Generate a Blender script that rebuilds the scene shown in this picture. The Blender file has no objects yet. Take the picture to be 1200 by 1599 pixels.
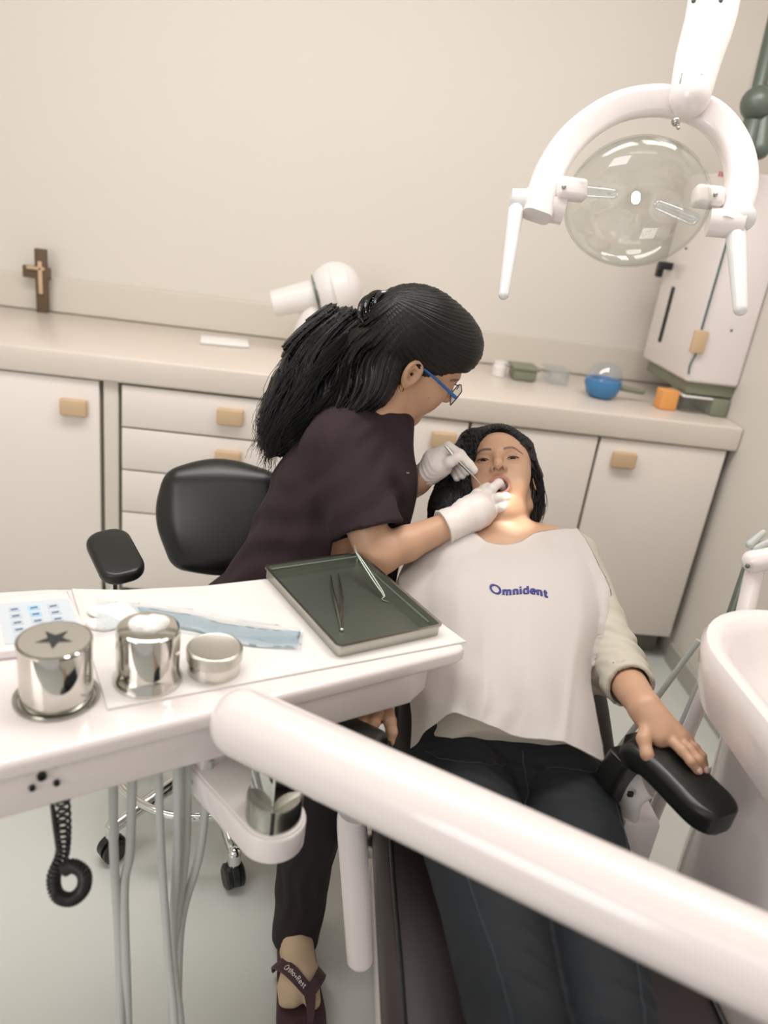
import bpy, bmesh, math, random
import numpy as np
from mathutils import Vector, Matrix

random.seed(7)
rng = np.random.RandomState(7)
sc = bpy.context.scene
COL = sc.collection
PI = math.pi

# ------------------------------------------------------------------ camera, world, light, exposure
FPX, CX, CY, CAMH = 1200.0, 600.0, 799.5, 1.4
def _cam():
    n = np.array([-405.0, 2950.0, FPX]); n /= np.linalg.norm(n)
    Z = -n
    fw = np.array([0, 0, 1.0]) - Z * Z[2]; fw /= np.linalg.norm(fw)
    rt = np.cross(fw, Z)
    if rt[0] < 0: rt = -rt
    a = math.radians(5.7)
    return np.stack([math.sin(a) * fw + math.cos(a) * rt, math.cos(a) * fw - math.sin(a) * rt, Z])
CM = _cam()                       # camera (right, down, forward) -> world
CC = np.array([0, 0, CAMH])
RIGHT, DOWN, FWD = CM[:, 0], CM[:, 1], CM[:, 2]
def ray(px, py): return CM @ np.array([(px - CX) / FPX, (py - CY) / FPX, 1.0])
def P(px, py, d): return CC + ray(px, py) * d                  # a point d metres in front of the camera
def onz(px, py, z): r = ray(px, py); return CC + r * (z - CC[2]) / r[2]
def ony(px, py, y): r = ray(px, py); return CC + r * (y - CC[1]) / r[1]
def onx(px, py, x): r = ray(px, py); return CC + r * (x - CC[0]) / r[0]

cam = bpy.data.cameras.new('camera'); camo = bpy.data.objects.new('camera', cam); COL.objects.link(camo)
cam.sensor_fit = 'VERTICAL'; cam.sensor_height = 36; cam.sensor_width = 27; cam.lens = FPX / 1599 * 36
cam.clip_start = .02; cam.clip_end = 50
m4 = Matrix.Identity(4)
for i, v in enumerate((RIGHT, -DOWN, -FWD)):
    for j in range(3): m4[j][i] = v[j]
m4.translation = Vector(CC); camo.matrix_world = m4
sc.camera = camo
sc.cycles.transparent_max_bounces = 32
cam.dof.use_dof = True; cam.dof.focus_distance = 1.38; cam.dof.aperture_fstop = 2.4

w = bpy.data.worlds.new('world'); sc.world = w; w.use_nodes = True
w.node_tree.nodes['Background'].inputs[0].default_value = (.93, .89, .88, 1)
w.node_tree.nodes['Background'].inputs[1].default_value = 0.62

def area(name, loc, target, sx, sy, power, col=(1, .960, .945), spread=180):
    l = bpy.data.lights.new(name, 'AREA'); l.shape = 'RECTANGLE'; l.size = sx; l.size_y = sy
    l.energy = power; l.color = col; l.spread = math.radians(spread)
    o = bpy.data.objects.new(name, l); COL.objects.link(o); o.location = loc
    o.rotation_euler = (Vector(target) - Vector(loc)).to_track_quat('-Z', 'Y').to_euler()
    return o
area('ceiling_panel_light', (-.6, 1.35, 2.68), (-.6, 1.45, 0), 1.5, .6, 25)
area('ceiling_panel_light', (.75, 1.3, 2.68), (.75, 1.5, 0), .8, .6, 17)
area('ceiling_panel_light', (-.3, -.9, 2.66), (-.1, .3, 0), 1.6, .9, 7)
area('window_daylight', (-1.9, -1.4, 1.7), (.3, 2.6, 1.3), 1.4, 1.4, 26, (1, .97, .97))
vs = sc.view_settings
vs.view_transform = 'Standard'; vs.look = 'None'; vs.gamma = 1; vs.use_curve_mapping = False
vs.exposure = 0.06

# ------------------------------------------------------------------ materials
def lin(c):
    c = [x / 255 for x in c]
    return tuple(x / 12.92 if x <= .04045 else ((x + .055) / 1.055) ** 2.4 for x in c) + (1,)
MATS = {}
def mat(name, col, rough=.5, metal=0, coat=0, bump=None, vary=None, sss=0, spec=None, attr=None, trans=0, sheen=0, stretch=None, aniso=0):
    m = bpy.data.materials.new(name); m.use_nodes = True; nt = m.node_tree
    b = nt.nodes['Principled BSDF']
    b.inputs['Base Color'].default_value = lin(col)
    b.inputs['Roughness'].default_value = rough; b.inputs['Metallic'].default_value = metal
    if coat: b.inputs['Coat Weight'].default_value = coat; b.inputs['Coat Roughness'].default_value = .08
    if spec is not None: b.inputs['Specular IOR Level'].default_value = spec
    if sss:
        b.inputs['Subsurface Weight'].default_value = sss
        b.inputs['Subsurface Radius'].default_value = (.012, .005, .003); b.inputs['Subsurface Scale'].default_value = .6
    if sheen: b.inputs['Sheen Weight'].default_value = sheen
    if trans: b.inputs['Transmission Weight'].default_value = trans
    if aniso: b.inputs['Anisotropic'].default_value = aniso
    tc = nt.nodes.new('ShaderNodeTexCoord'); mp = nt.nodes.new('ShaderNodeMapping')
    nt.links.new(tc.outputs['Object'], mp.inputs[0])
    if stretch: mp.inputs['Scale'].default_value = stretch
    src = None
    if attr:
        a = nt.nodes.new('ShaderNodeAttribute'); a.attribute_name = attr; src = a.outputs['Color']
        nt.links.new(src, b.inputs['Base Color'])
    if vary:                                   # (scale, amount)
        n = nt.nodes.new('ShaderNodeTexNoise'); n.inputs['Scale'].default_value = vary[0]; n.inputs['Detail'].default_value = 4
        nt.links.new(mp.outputs[0], n.inputs['Vector'])
        mr = nt.nodes.new('ShaderNodeMapRange'); mr.inputs['To Min'].default_value = 1 - vary[1]; mr.inputs['To Max'].default_value = 1 + vary[1]
        nt.links.new(n.outputs['Fac'], mr.inputs['Value'])
        vm = nt.nodes.new('ShaderNodeVectorMath'); vm.operation = 'SCALE'
        if src: nt.links.new(src, vm.inputs[0])
        else: vm.inputs[0].default_value = lin(col)[:3]
        nt.links.new(mr.outputs[0], vm.inputs['Scale']); nt.links.new(vm.outputs[0], b.inputs['Base Color'])
    if bump:                                   # (scale, strength, distance)
        n = nt.nodes.new('ShaderNodeTexNoise'); n.inputs['Scale'].default_value = bump[0]; n.inputs['Detail'].default_value = 5
        nt.links.new(mp.outputs[0], n.inputs['Vector'])
        bp = nt.nodes.new('ShaderNodeBump'); bp.inputs['Strength'].default_value = bump[1]; bp.inputs['Distance'].default_value = bump[2]
        nt.links.new(n.outputs['Fac'], bp.inputs['Height']); nt.links.new(bp.outputs[0], b.inputs['Normal'])
    MATS[name] = m
    return m
wall_m = mat('wall_paint', (221, 215, 206), .7, bump=(60, .05, .002), vary=(1.5, .02))
ceil_m = mat('ceiling_paint', (225, 222, 214), .8, vary=(2, .02))
floor_m = mat('floor_vinyl', (204, 207, 201), .22, coat=.3, vary=(2.2, .05), bump=(3, .04, .01))
trimm = mat('skirting', (176, 174, 164), .5, vary=(4, .03))
cab_m = mat('cabinet_laminate', (233, 225, 217), .4, vary=(3, .01))
cabf_m = mat('cabinet_frame', (212, 205, 193), .5, vary=(3, .02))
gap_m = mat('cabinet_gap', (120, 116, 104), .8, vary=(5, .03))
top_m = mat('worktop_stone', (218, 208, 197), .28, vary=(12, .03))
pull_m = mat('pull_wood', (204, 176, 140), .5, vary=(20, .04))
white_m = mat('white_enamel', (234, 226, 224), .22, coat=.6, vary=(3, .01))
whiteb_m = mat('white_plastic', (232, 228, 224), .35, vary=(4, .015))
paleb_m = mat('pale_blue_plastic', (218, 219, 218), .25, coat=.4, vary=(4, .01))
steel_m = mat('polished_steel', (205, 203, 196), .07, 1, vary=(8, .02))
brush_m = mat('brushed_steel', (176, 176, 168), .24, 1, bump=(40, .1, .001), stretch=(1, 8, 1))
trayin_m = mat('tray_steel', (128, 136, 126), .42, 1, vary=(9, .08))  # darkened steel: reflection of a dark room put into the base colour
chrome_m = mat('chrome', (220, 222, 220), .05, 1, vary=(3, .01))
black_m = mat('black_leather', (28, 29, 28), .33, bump=(260, .12, .001), vary=(5, .08))
blackp_m = mat('black_plastic', (26, 28, 28), .4, vary=(9, .06))
brown_m = mat('brown_leather', (48, 40, 39), .42, bump=(240, .15, .001), vary=(4, .08))
hose_m = mat('grey_hose', (186, 190, 186), .4, vary=(6, .03))
dark_m = mat('dark_hole', (40, 42, 42), .7, vary=(9, .05))
grey_m = mat('grey_green_metal', (98, 108, 100), .4, .3, vary=(5, .06))
skin_m = mat('skin', (200, 160, 130), .45, sss=.05, attr='col', bump=(320, .08, .0006))
glove_m = mat('latex_glove', (224, 216, 211), .42, sss=.05, vary=(30, .02), bump=(70, .16, .002))
hair_m = mat('black_hair', (8, 7, 7), .46, spec=.35, bump=(90, .5, .002), vary=(60, .25), stretch=(1, 1, 1))
scrub_m = mat('maroon_cotton', (40, 23, 29), .9, bump=(500, .15, .0006), vary=(6, .08))
trous_m = mat('dark_trousers', (28, 20, 23), .85, bump=(400, .15, .0006), vary=(6, .08))
jean_m = mat('navy_denim', (12, 19, 25), .8, bump=(600, .25, .0006), vary=(10, .22))
seam_m = mat('denim_stitch', (44, 54, 62), .8, vary=(60, .1))
shirt_m = mat('beige_jersey', (186, 180, 166), .85, bump=(300, .2, .0008), vary=(5, .05))
bib_m = mat('bib_fabric', (243, 237, 233), .75, bump=(130, .12, .001), vary=(4, .02))
blue_m = mat('blue_print', (40, 44, 122), .6, vary=(40, .04))
bluef_m = mat('blue_acetate', (38, 92, 158), .25, vary=(60, .1))
gold_m = mat('gold', (214, 176, 104), .2, 1, vary=(10, .03))
sock_m = mat('nylon_sock', (190, 168, 138), .7, vary=(30, .05), bump=(400, .1, .0005))
sandal_m = mat('maroon_rubber', (66, 42, 48), .55, vary=(30, .06), bump=(200, .1, .0006))
print_m = mat('white_print', (222, 212, 212), .6, vary=(30, .03))
lens_m = mat('eye', (200, 195, 190), .12, attr='col', vary=(50, .02))
lash_m = mat('lash', (34, 24, 22), .6, vary=(90, .1))
tooth_m = mat('tooth', (236, 228, 214), .25, vary=(50, .03))
mouth_m = mat('mouth_inside', (150, 66, 62), .3, sss=.1, vary=(60, .08))
nail_m = mat('nail', (222, 186, 172), .25, vary=(50, .02))
cotton_m = mat('cotton', (240, 238, 234), .95, bump=(200, .6, .004), vary=(60, .03))
bluep_m = mat('pale_blue_paper', (232, 242, 246), .7, vary=(12, .05), bump=(30, .2, .003))
keys_m = mat('keypad_film', (203, 212, 218), .35, vary=(7, .02))
keyb_m = mat('keypad_blue', (166, 208, 232), .4, vary=(9, .03))
keyd_m = mat('keypad_ink', (96, 112, 142), .5, vary=(9, .03))
keyw_m = mat('keypad_button', (190, 202, 212), .35, vary=(9, .02))
wood_m = mat('brown_wood', (96, 78, 58), .6, vary=(14, .15))
orange_m = mat('orange_card', (232, 164, 92), .6, vary=(14, .04))
ballb_m = mat('blue_plastic', (66, 128, 180), .3, vary=(9, .05))
green_m = mat('grey_green_plastic', (128, 132, 112), .5, vary=(9, .06))
red_m = mat('red_print', (190, 84, 88), .6, vary=(60, .1))
cable_m = mat('teal_cable', (66, 98, 98), .5, vary=(60, .05))
def glassy(name, tint, edge, gl=.09):
    m = bpy.data.materials.new(name); m.use_nodes = True; nt = m.node_tree
    for n in list(nt.nodes): nt.nodes.remove(n)
    out = nt.nodes.new('ShaderNodeOutputMaterial'); tr = nt.nodes.new('ShaderNodeBsdfTransparent'); gb = nt.nodes.new('ShaderNodeBsdfGlossy')
    gb.inputs['Roughness'].default_value = .03; gb.inputs['Color'].default_value = (.95, .95, .95, 1)
    lw = nt.nodes.new('ShaderNodeLayerWeight'); lw.inputs['Blend'].default_value = .5; pw = nt.nodes.new('ShaderNodeMath'); pw.operation = 'POWER'; pw.inputs[1].default_value = 5.0; nt.links.new(lw.outputs['Facing'], pw.inputs[0])
    cr = nt.nodes.new('ShaderNodeMix'); cr.data_type = 'RGBA'
    cr.inputs[6].default_value = tuple(tint) + (1,); cr.inputs[7].default_value = tuple(edge) + (1,)
    nt.links.new(pw.outputs[0], cr.inputs[0]); nt.links.new(cr.outputs[2], tr.inputs[0])
    fr = nt.nodes.new('ShaderNodeMath'); fr.operation = 'MULTIPLY'; fr.inputs[1].default_value = .55; nt.links.new(pw.outputs[0], fr.inputs[0])
    mx = nt.nodes.new('ShaderNodeMixShader'); ad = nt.nodes.new('ShaderNodeMath'); ad.operation = 'ADD'; ad.inputs[1].default_value = gl; ad.use_clamp = True
    nt.links.new(fr.outputs[0], ad.inputs[0]); nt.links.new(ad.outputs[0], mx.inputs[0])
    nt.links.new(tr.outputs[0], mx.inputs[1]); nt.links.new(gb.outputs[0], mx.inputs[2]); nt.links.new(mx.outputs[0], out.inputs[0])
    return m
glass_m = glassy('clear_plastic', (.965, .97, .96), (.62, .66, .62), .05)
lensg_m = glassy('spectacle_lens', (.97, .97, .97), (.8, .82, .84), .06)
pouch_m = glassy('clear_film', (.93, .96, .98), (.8, .86, .9), .10)
bulb_m = bpy.data.materials.new('lamp_bulb'); bulb_m.use_nodes = True
_b = bulb_m.node_tree.nodes['Principled BSDF']; _b.inputs['Emission Color'].default_value = (1, .96, .88, 1); _b.inputs['Emission Strength'].default_value = 5

# ------------------------------------------------------------------ objects
ORIG = {}
def thing(name, label, cat, loc, group=None):
    o = bpy.data.objects.new(name, None); COL.objects.link(o); o.empty_display_size = .05
    o.location = loc; o['label'] = label; o['category'] = cat
    if group: o['group'] = group
    ORIG[o] = np.array(loc, float)
    return o
def tag(o, label, cat, group=None, kind=None):
    o['label'] = label; o['category'] = cat
    if group: o['group'] = group
    if kind: o['kind'] = kind
    return o
def mesh_obj(name, me, m, parent=None, smooth=True):
    o = bpy.data.objects.new(name, me); COL.objects.link(o)
    if m is not None and not len(me.materials): me.materials.append(m)
    if smooth:
        me.shade_smooth() if hasattr(me, 'shade_smooth') else None
    if parent is not None:
        o.parent = parent
        org = ORIG[parent]; ORIG[o] = org
        me.transform(Matrix.Translation(Vector(-org)))
    else:
        # origin at the base of the mesh
        n = len(me.vertices); co = np.empty(n * 3, np.float32); me.vertices.foreach_get('co', co); co = co.reshape(-1, 3)
        c = np.array([(co[:, 0].min() + co[:, 0].max()) / 2, (co[:, 1].min() + co[:, 1].max()) / 2, co[:, 2].min()], float)
        me.transform(Matrix.Translation(Vector(-c))); o.location = c; ORIG[o] = c
    return o
def obj(name, bm, m, parent=None, smooth=35, label=None):
    bmesh.ops.recalc_face_normals(bm, faces=bm.faces)
    me = bpy.data.meshes.new(name)
    if smooth:
        ang = math.radians(smooth)
        for f in bm.faces: f.smooth = True
        for e in bm.edges:
            if len(e.link_faces) == 2 and e.calc_face_angle(0) > ang: e.smooth = False
    bm.to_mesh(me); bm.free()
    o = mesh_obj(name, me, m, parent, smooth=False)
    if label: o['label'] = label
    return o
def struct(name, bm, m, smooth=0):
    o = obj(name, bm, m, None, smooth); o['kind'] = 'structure'; return o
def BM(): return bmesh.new()
def Rz(a): c, s = math.cos(a), math.sin(a); return np.array([[c, -s, 0], [s, c, 0], [0, 0, 1.]])
I3 = np.eye(3)
def norm(v): v = np.array(v, float); return v / np.linalg.norm(v)
def basis(z, x=None):                       # columns x,y,z with given z
    z = norm(z)
    if x is None: x = np.array([0, 0, 1.]) if abs(z[2]) < .9 else np.array([1., 0, 0])
    x = np.array(x, float); x = norm(x - z * np.dot(x, z)); y = np.cross(z, x)
    return np.stack([x, y, z], 1)
def box(bm, c, s, R=None, bev=0, seg=3):
    """box centred c with full sizes s"""
    R = I3 if R is None else R
    b2 = bmesh.new()
    bmesh.ops.create_cube(b2, size=1)
    for v in b2.verts: v.co = Vector((v.co.x * s[0], v.co.y * s[1], v.co.z * s[2]))
    if bev: bmesh.ops.bevel(b2, geom=list(b2.edges), offset=bev, segments=seg, profile=.5, affect='EDGES', clamp_overlap=True)
    M = Matrix([list(R[0]) + [c[0]], list(R[1]) + [c[1]], list(R[2]) + [c[2]], [0, 0, 0, 1]])
    b2.transform(M); merge(bm, b2)
    return bm
def merge(bm, b2):
    me = bpy.data.meshes.new('t'); b2.to_mesh(me); b2.free(); bm.from_mesh(me); bpy.data.meshes.remove(me)
def bx(bm, x0, x1, y0, y1, z0, z1, bev=0, seg=2):
    return box(bm, ((x0 + x1) / 2, (y0 + y1) / 2, (z0 + z1) / 2), (x1 - x0, y1 - y0, z1 - z0), None, bev, seg)
def prism(bm, pts, z0, z1, fr=None, bev=0, seg=3):
    """polygon pts (x,y) extruded z0..z1 in frame fr=(origin,R)"""
    b2 = bmesh.new()
    lo = [b2.verts.new((x, y, z0)) for x, y in pts]; hi = [b2.verts.new((x, y, z1)) for x, y in pts]
    n = len(pts); b2.faces.new(lo[::-1]); b2.faces.new(hi)
    for i in range(n): b2.faces.new((lo[i], lo[(i + 1) % n], hi[(i + 1) % n], hi[i]))
    bmesh.ops.recalc_face_normals(b2, faces=b2.faces)
    if bev:
        es = [e for e in b2.edges if (e.verts[0] in lo) == (e.verts[1] in lo)]
        bmesh.ops.bevel(b2, geom=es, offset=bev, segments=seg, profile=.5, affect='EDGES', clamp_overlap=True)
    if fr is not None:
        o, R = fr
        b2.transform(Matrix([list(R[0]) + [o[0]], list(R[1]) + [o[1]], list(R[2]) + [o[2]], [0, 0, 0, 1]]))
    merge(bm, b2); return bm
def spline(pts, n):
    pts = np.array(pts, float)
    if len(pts) == 2: return pts[0] + (pts[1] - pts[0]) * np.linspace(0, 1, n)[:, None]
    q = np.vstack([2 * pts[0] - pts[1], pts, 2 * pts[-1] - pts[-2]])
    m = len(pts) - 1; out = []
    for t in np.linspace(0, m, n):
        i = min(int(t), m - 1); f = t - i; a, b, c, d = q[i:i + 4]
        out.append(.5 * (2 * b + (c - a) * f + (2 * a - 5 * b + 4 * c - d) * f * f + (3 * b - a - 3 * c + d) * f ** 3))
    return np.array(out)
def tube(bm, pts, r, seg=12, n=None, closed=False, caps=True, flat=None, prof=None, ref=None):
    """sweep: r number or list; flat=(axis, factor) squashes; prof = list of (a,b) profile points in metres"""
    pts = np.array(pts, float)
    nn = n or len(pts)
    if n:
        rr = np.interp(np.linspace(0, 1, n), np.linspace(0, 1, len(np.atleast_1d(r))), np.atleast_1d(r)) if np.ndim(r) else np.full(n, r)
        pts = spline(pts, n) if not closed else spline(np.vstack([pts, pts[:1]]), n + 1)[:n]
    else:
        rr = np.array(r, float) if np.ndim(r) else np.full(nn, r)
    N = len(pts); rings = []
    prev = None
    for i in range(N):
        if closed: t = pts[(i + 1) % N] - pts[i - 1]
        else: t = pts[min(i + 1, N - 1)] - pts[max(i - 1, 0)]
        t = norm(t)
        if ref is not None: a = np.array(ref, float)
        elif prev is None: a = np.array([0, 0, 1.]) if abs(t[2]) < .9 else np.array([1., 0, 0])
        else: a = prev
        a = norm(a - t * np.dot(a, t)); b = np.cross(t, a); prev = a
        ring = []
        if prof is not None:
            for (u, v) in prof: ring.append(bm.verts.new(pts[i] + (a * u + b * v) * rr[i]))
        else:
            for k in range(seg):
                th = 2 * PI * k / seg; o = (a * math.cos(th) + b * math.sin(th)) * rr[i]
                if flat is not None: ax = norm(flat[0]); o = o + ax * np.dot(o, ax) * (flat[1] - 1)
                ring.append(bm.verts.new(pts[i] + o))
        rings.append(ring)
    S = len(rings[0])
    for i in range(N if closed else N - 1):
        A, B = rings[i], rings[(i + 1) % N]
        for k in range(S): bm.faces.new((A[k], A[(k + 1) % S], B[(k + 1) % S], B[k]))
    if caps and not closed: bm.faces.new(rings[0][::-1]); bm.faces.new(rings[-1])
    return bm
def rtube(bm, a, b, ra, rb=None, seg=24, **k):
    """capsule with domed ends"""
    rb = ra if rb is None else rb
    a = np.array(a, float); b = np.array(b, float); L = np.linalg.norm(b - a); d = (b - a) / L
    pts, rr = [], []
    for i in range(6):
        t = PI / 2 * i / 6; pts.append(a - d * ra * math.cos(t)); rr.append(max(ra * math.sin(t), ra * .02))
    pts.append(a); rr.append(ra); pts.append(b); rr.append(rb)
    for i in range(1, 7):
        t = PI / 2 * i / 6; pts.append(b + d * rb * math.sin(t)); rr.append(max(rb * math.cos(t), rb * .02))
    return tube(bm, pts, rr, seg, **k)
def lathe(bm, prof, fr, seg=40, closed=False):
    """prof: (r,z) list; fr=(origin,R)"""
    o, R = np.array(fr[0], float), fr[1]
    rings = []
    for (r, z) in prof:
        if r < 1e-6: rings.append([bm.verts.new(o + R @ np.array([0, 0, z]))])
        else: rings.append([bm.verts.new(o + R @ np.array([r * math.cos(2 * PI * k / seg), r * math.sin(2 * PI * k / seg), z])) for k in range(seg)])
    for A, B in zip(rings, rings[1:]):
        for k in range(seg):
            a0, a1 = A[k % len(A)], A[(k + 1) % len(A)]; b0, b1 = B[k % len(B)], B[(k + 1) % len(B)]
            vs_ = []
            for v in (a0, a1, b1, b0):
                if v not in vs_: vs_.append(v)
            if len(vs_) > 2: bm.faces.new(vs_)
    return bm
def ball(bm, c, r, R=None, seg=20, sc3=(1, 1, 1)):
    R = I3 if R is None else R
    b2 = bmesh.new(); bmesh.ops.create_uvsphere(b2, u_segments=seg, v_segments=max(8, seg // 2), radius=r)
    for v in b2.verts: v.co = Vector(np.array(c) + R @ (np.array(v.co) * np.array(sc3)))
    merge(bm, b2); return bm
def rrect(w, h, r, n=5, cx=0, cy=0):
    out = []
    for (sx, sy, a0) in ((1, 1, 0), (-1, 1, 90), (-1, -1, 180), (1, -1, 270)):
        for i in range(n + 1):
            a = math.radians(a0 + 90 * i / n)
            out.append((cx + sx * (w / 2 - r) + r * math.cos(a), cy + sy * (h / 2 - r) + r * math.sin(a)))
    return out

# ------------------------------------------------------------------ smooth-union solids (for bodies, hair, clothing)
def smin(a, b, k):
    if k <= 0: return np.minimum(a, b)
    h = np.maximum(k - np.abs(a - b), 0) / k
    return np.minimum(a, b) - h * h * k * .25
class Solid:
    BG = .03
    def __init__(s): s.ops = []; s.fr = (np.zeros(3), I3); s.sc = 1.0
    def frame(s, o, R, sc=1.0): s.fr = (np.array(o, float), np.array(R, float)); s.sc = sc
    def world(s): s.fr = (np.zeros(3), I3); s.sc = 1.0
    def W(s, p): return s.fr[0] + s.fr[1] @ (np.array(p, float) * s.sc)
    def _add(s, kind, fn, lo, hi, k): s.ops.append((kind, fn, np.array(lo) - k - .014, np.array(hi) + k + .014, k))
    def cap(s, a, b, ra, rb=None, k=.01, kind='add', flat=None):
        rb = ra if rb is None else rb
        ra, rb, k = ra * s.sc, rb * s.sc, k * s.sc
        a, b = s.W(a), s.W(b); ab = b - a; L2 = max(float(ab @ ab), 1e-12)
        if flat is not None: ax = norm(s.fr[1] @ np.array(flat[0], float)); fs = 1 / flat[1] - 1
        def fn(x, y, z):
            x = x - a[0]; y = y - a[1]; z = z - a[2]
            if flat is not None:
                t = np.clip((x * ab[0] + y * ab[1] + z * ab[2]) / L2, 0, 1)
                x = x - t * ab[0]; y = y - t * ab[1]; z = z - t * ab[2]
                q = (x * ax[0] + y * ax[1] + z * ax[2]) * fs
                r_ = ra + (rb - ra) * t
                xx, yy, zz = x + q * ax[0], y + q * ax[1], z + q * ax[2]
                l = np.sqrt(xx * xx + yy * yy + zz * zz); l0 = np.sqrt(x * x + y * y + z * z)
                return (l - r_) * np.where(l > 1e-9, l0 / np.maximum(l, 1e-9), 1) if flat[1] < 1 else (l - r_)
            t = np.clip((x * ab[0] + y * ab[1] + z * ab[2]) / L2, 0, 1)
            x = x - t * ab[0]; y = y - t * ab[1]; z = z - t * ab[2]
            return np.sqrt(x * x + y * y + z * z) - (ra + (rb - ra) * t)
        m = max(ra, rb) * (max(1, flat[1]) if flat is not None else 1)
        s._add(kind, fn, np.minimum(a, b) - m, np.maximum(a, b) + m, k); return s
    def chain(s, pts, rs, k=.01, kind='add', flat=None):
        for i in range(len(pts) - 1): s.cap(pts[i], pts[i + 1], rs[i], rs[i + 1], k, kind, flat)
        return s
    def ell(s, c, r, R=None, k=.01, kind='add'):
        c = s.W(c); R_ = s.fr[1] @ (I3 if R is None else np.array(R)); r = np.array(r, float) * s.sc; k = k * s.sc
        def fn(x, y, z):
            x = x - c[0]; y = y - c[1]; z = z - c[2]
            u = (x * R_[0, 0] + y * R_[1, 0] + z * R_[2, 0]) / r[0]
            v = (x * R_[0, 1] + y * R_[1, 1] + z * R_[2, 1]) / r[1]
            w_ = (x * R_[0, 2] + y * R_[1, 2] + z * R_[2, 2]) / r[2]
            k0 = np.sqrt(u * u + v * v + w_ * w_)
            k1 = np.sqrt((u / r[0]) ** 2 + (v / r[1]) ** 2 + (w_ / r[2]) ** 2)
            return np.where(k1 > 1e-6, k0 * (k0 - 1) / np.maximum(k1, 1e-6), -r.min())
        e = np.abs(R_) @ r
        s._add(kind, fn, c - e, c + e, k); return s
    def box(s, c, h, R=None, rd=.005, k=.01, kind='add'):
        c = s.W(c); R_ = s.fr[1] @ (I3 if R is None else np.array(R)); h = np.array(h, float)
        def fn(x, y, z):
            x = x - c[0]; y = y - c[1]; z = z - c[2]
            q = [np.abs(x * R_[0, i] + y * R_[1, i] + z * R_[2, i]) - (h[i] - rd) for i in range(3)]
            o = np.sqrt(sum(np.maximum(t, 0) ** 2 for t in q))
            return o + np.minimum(np.maximum(q[0], np.maximum(q[1], q[2])), 0) - rd
        e = np.abs(R_) @ h
        s._add(kind, fn, c - e, c + e, k); return s
    def tor(s, c, R, rx, ry, rm, k=.004, kind='add', bend=0):
        c = s.W(c); R_ = s.fr[1] @ np.array(R); rx, ry, rm, k, bend = rx * s.sc, ry * s.sc, rm * s.sc, k * s.sc, bend / s.sc
        def fn(x, y, z):
            x = x - c[0]; y = y - c[1]; z = z - c[2]
            u = x * R_[0, 0] + y * R_[1, 0] + z * R_[2, 0]; v = x * R_[0, 1] + y * R_[1, 1] + z * R_[2, 1]; w_ = x * R_[0, 2] + y * R_[1, 2] + z * R_[2, 2]
            w_ = w_ - bend * u * u
            l = np.sqrt((u / rx) ** 2 + (v / ry) ** 2) + 1e-9
            du, dv = u - u / l, v - v / l
            return np.sqrt(du * du + dv * dv + w_ * w_) - rm
        m = max(rx, ry) + rm
        s._add(kind, fn, c - m, c + m, k); return s
    def disp(s, fn, lo, hi): s.ops.append(('disp', fn, np.array(lo, float), np.array(hi, float), 0)); return s
    def cut(s, p, n, lo, hi, k=.003):       # remove the half space beyond p along n, inside box lo..hi
        p = s.W(p); n = norm(s.fr[1] @ np.array(n, float))
        def fn(x, y, z): return -((x - p[0]) * n[0] + (y - p[1]) * n[1] + (z - p[2]) * n[2])
        s.ops.append(('sub', fn, np.array(lo, float), np.array(hi, float), k)); return s
    @staticmethod
    def comb(kind, f, d, k):
        if kind == 'add': return smin(f, d, k)
        if kind == 'sub': return -smin(-f, d, k)
        return f + d
    def at(s, V):
        f = np.full(len(V), s.BG)
        for kind, fn, lo, hi, k in s.ops:
            m = np.all((V >= lo) & (V <= hi), axis=1)
            if m.any():
                q = V[m]; f[m] = s.comb(kind, f[m], fn(q[:, 0], q[:, 1], q[:, 2]), k)
        return f
    def grad(s, V, e=.0006):
        g = np.zeros_like(V)
        for i in range(3):
            d = np.zeros(3); d[i] = e; g[:, i] = (s.at(V + d) - s.at(V - d)) / (2 * e)
        return g
    def project(s, V, it=2, off=0):
        for _ in range(it):
            f = s.at(V) - off; g = s.grad(V); g2 = np.maximum((g * g).sum(1), .15)
            st = (f / g2)[:, None] * g; l = np.linalg.norm(st, axis=1, keepdims=True)
            V = V - st * np.minimum(1, .003 / np.maximum(l, 1e-9))
        return V
    def surf(s, h):
        adds = [o for o in s.ops if o[0] == 'add']
        lo = np.min([o[2] for o in adds], 0); hi = np.max([o[3] for o in adds], 0)
        n = np.ceil((hi - lo) / h).astype(int) + 2
        ax = [(lo[i] + h * np.arange(n[i])).astype(np.float32) for i in range(3)]
        F = np.full(n, s.BG, np.float32)
        for kind, fn, l_, h_, k in s.ops:
            i0 = [max(0, int(np.searchsorted(ax[i], l_[i]))) for i in range(3)]
            i1 = [min(n[i], int(np.searchsorted(ax[i], h_[i]))) for i in range(3)]
            if min(i1[i] - i0[i] for i in range(3)) <= 0: continue
            sl = tuple(slice(a, b) for a, b in zip(i0, i1))
            x = ax[0][sl[0]][:, None, None]; y = ax[1][sl[1]][None, :, None]; z = ax[2][sl[2]][None, None, :]
            d = fn(x, y, z)
            F[sl] = s.comb(kind, F[sl], d, k)
        return nets(F, lo, h)
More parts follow.
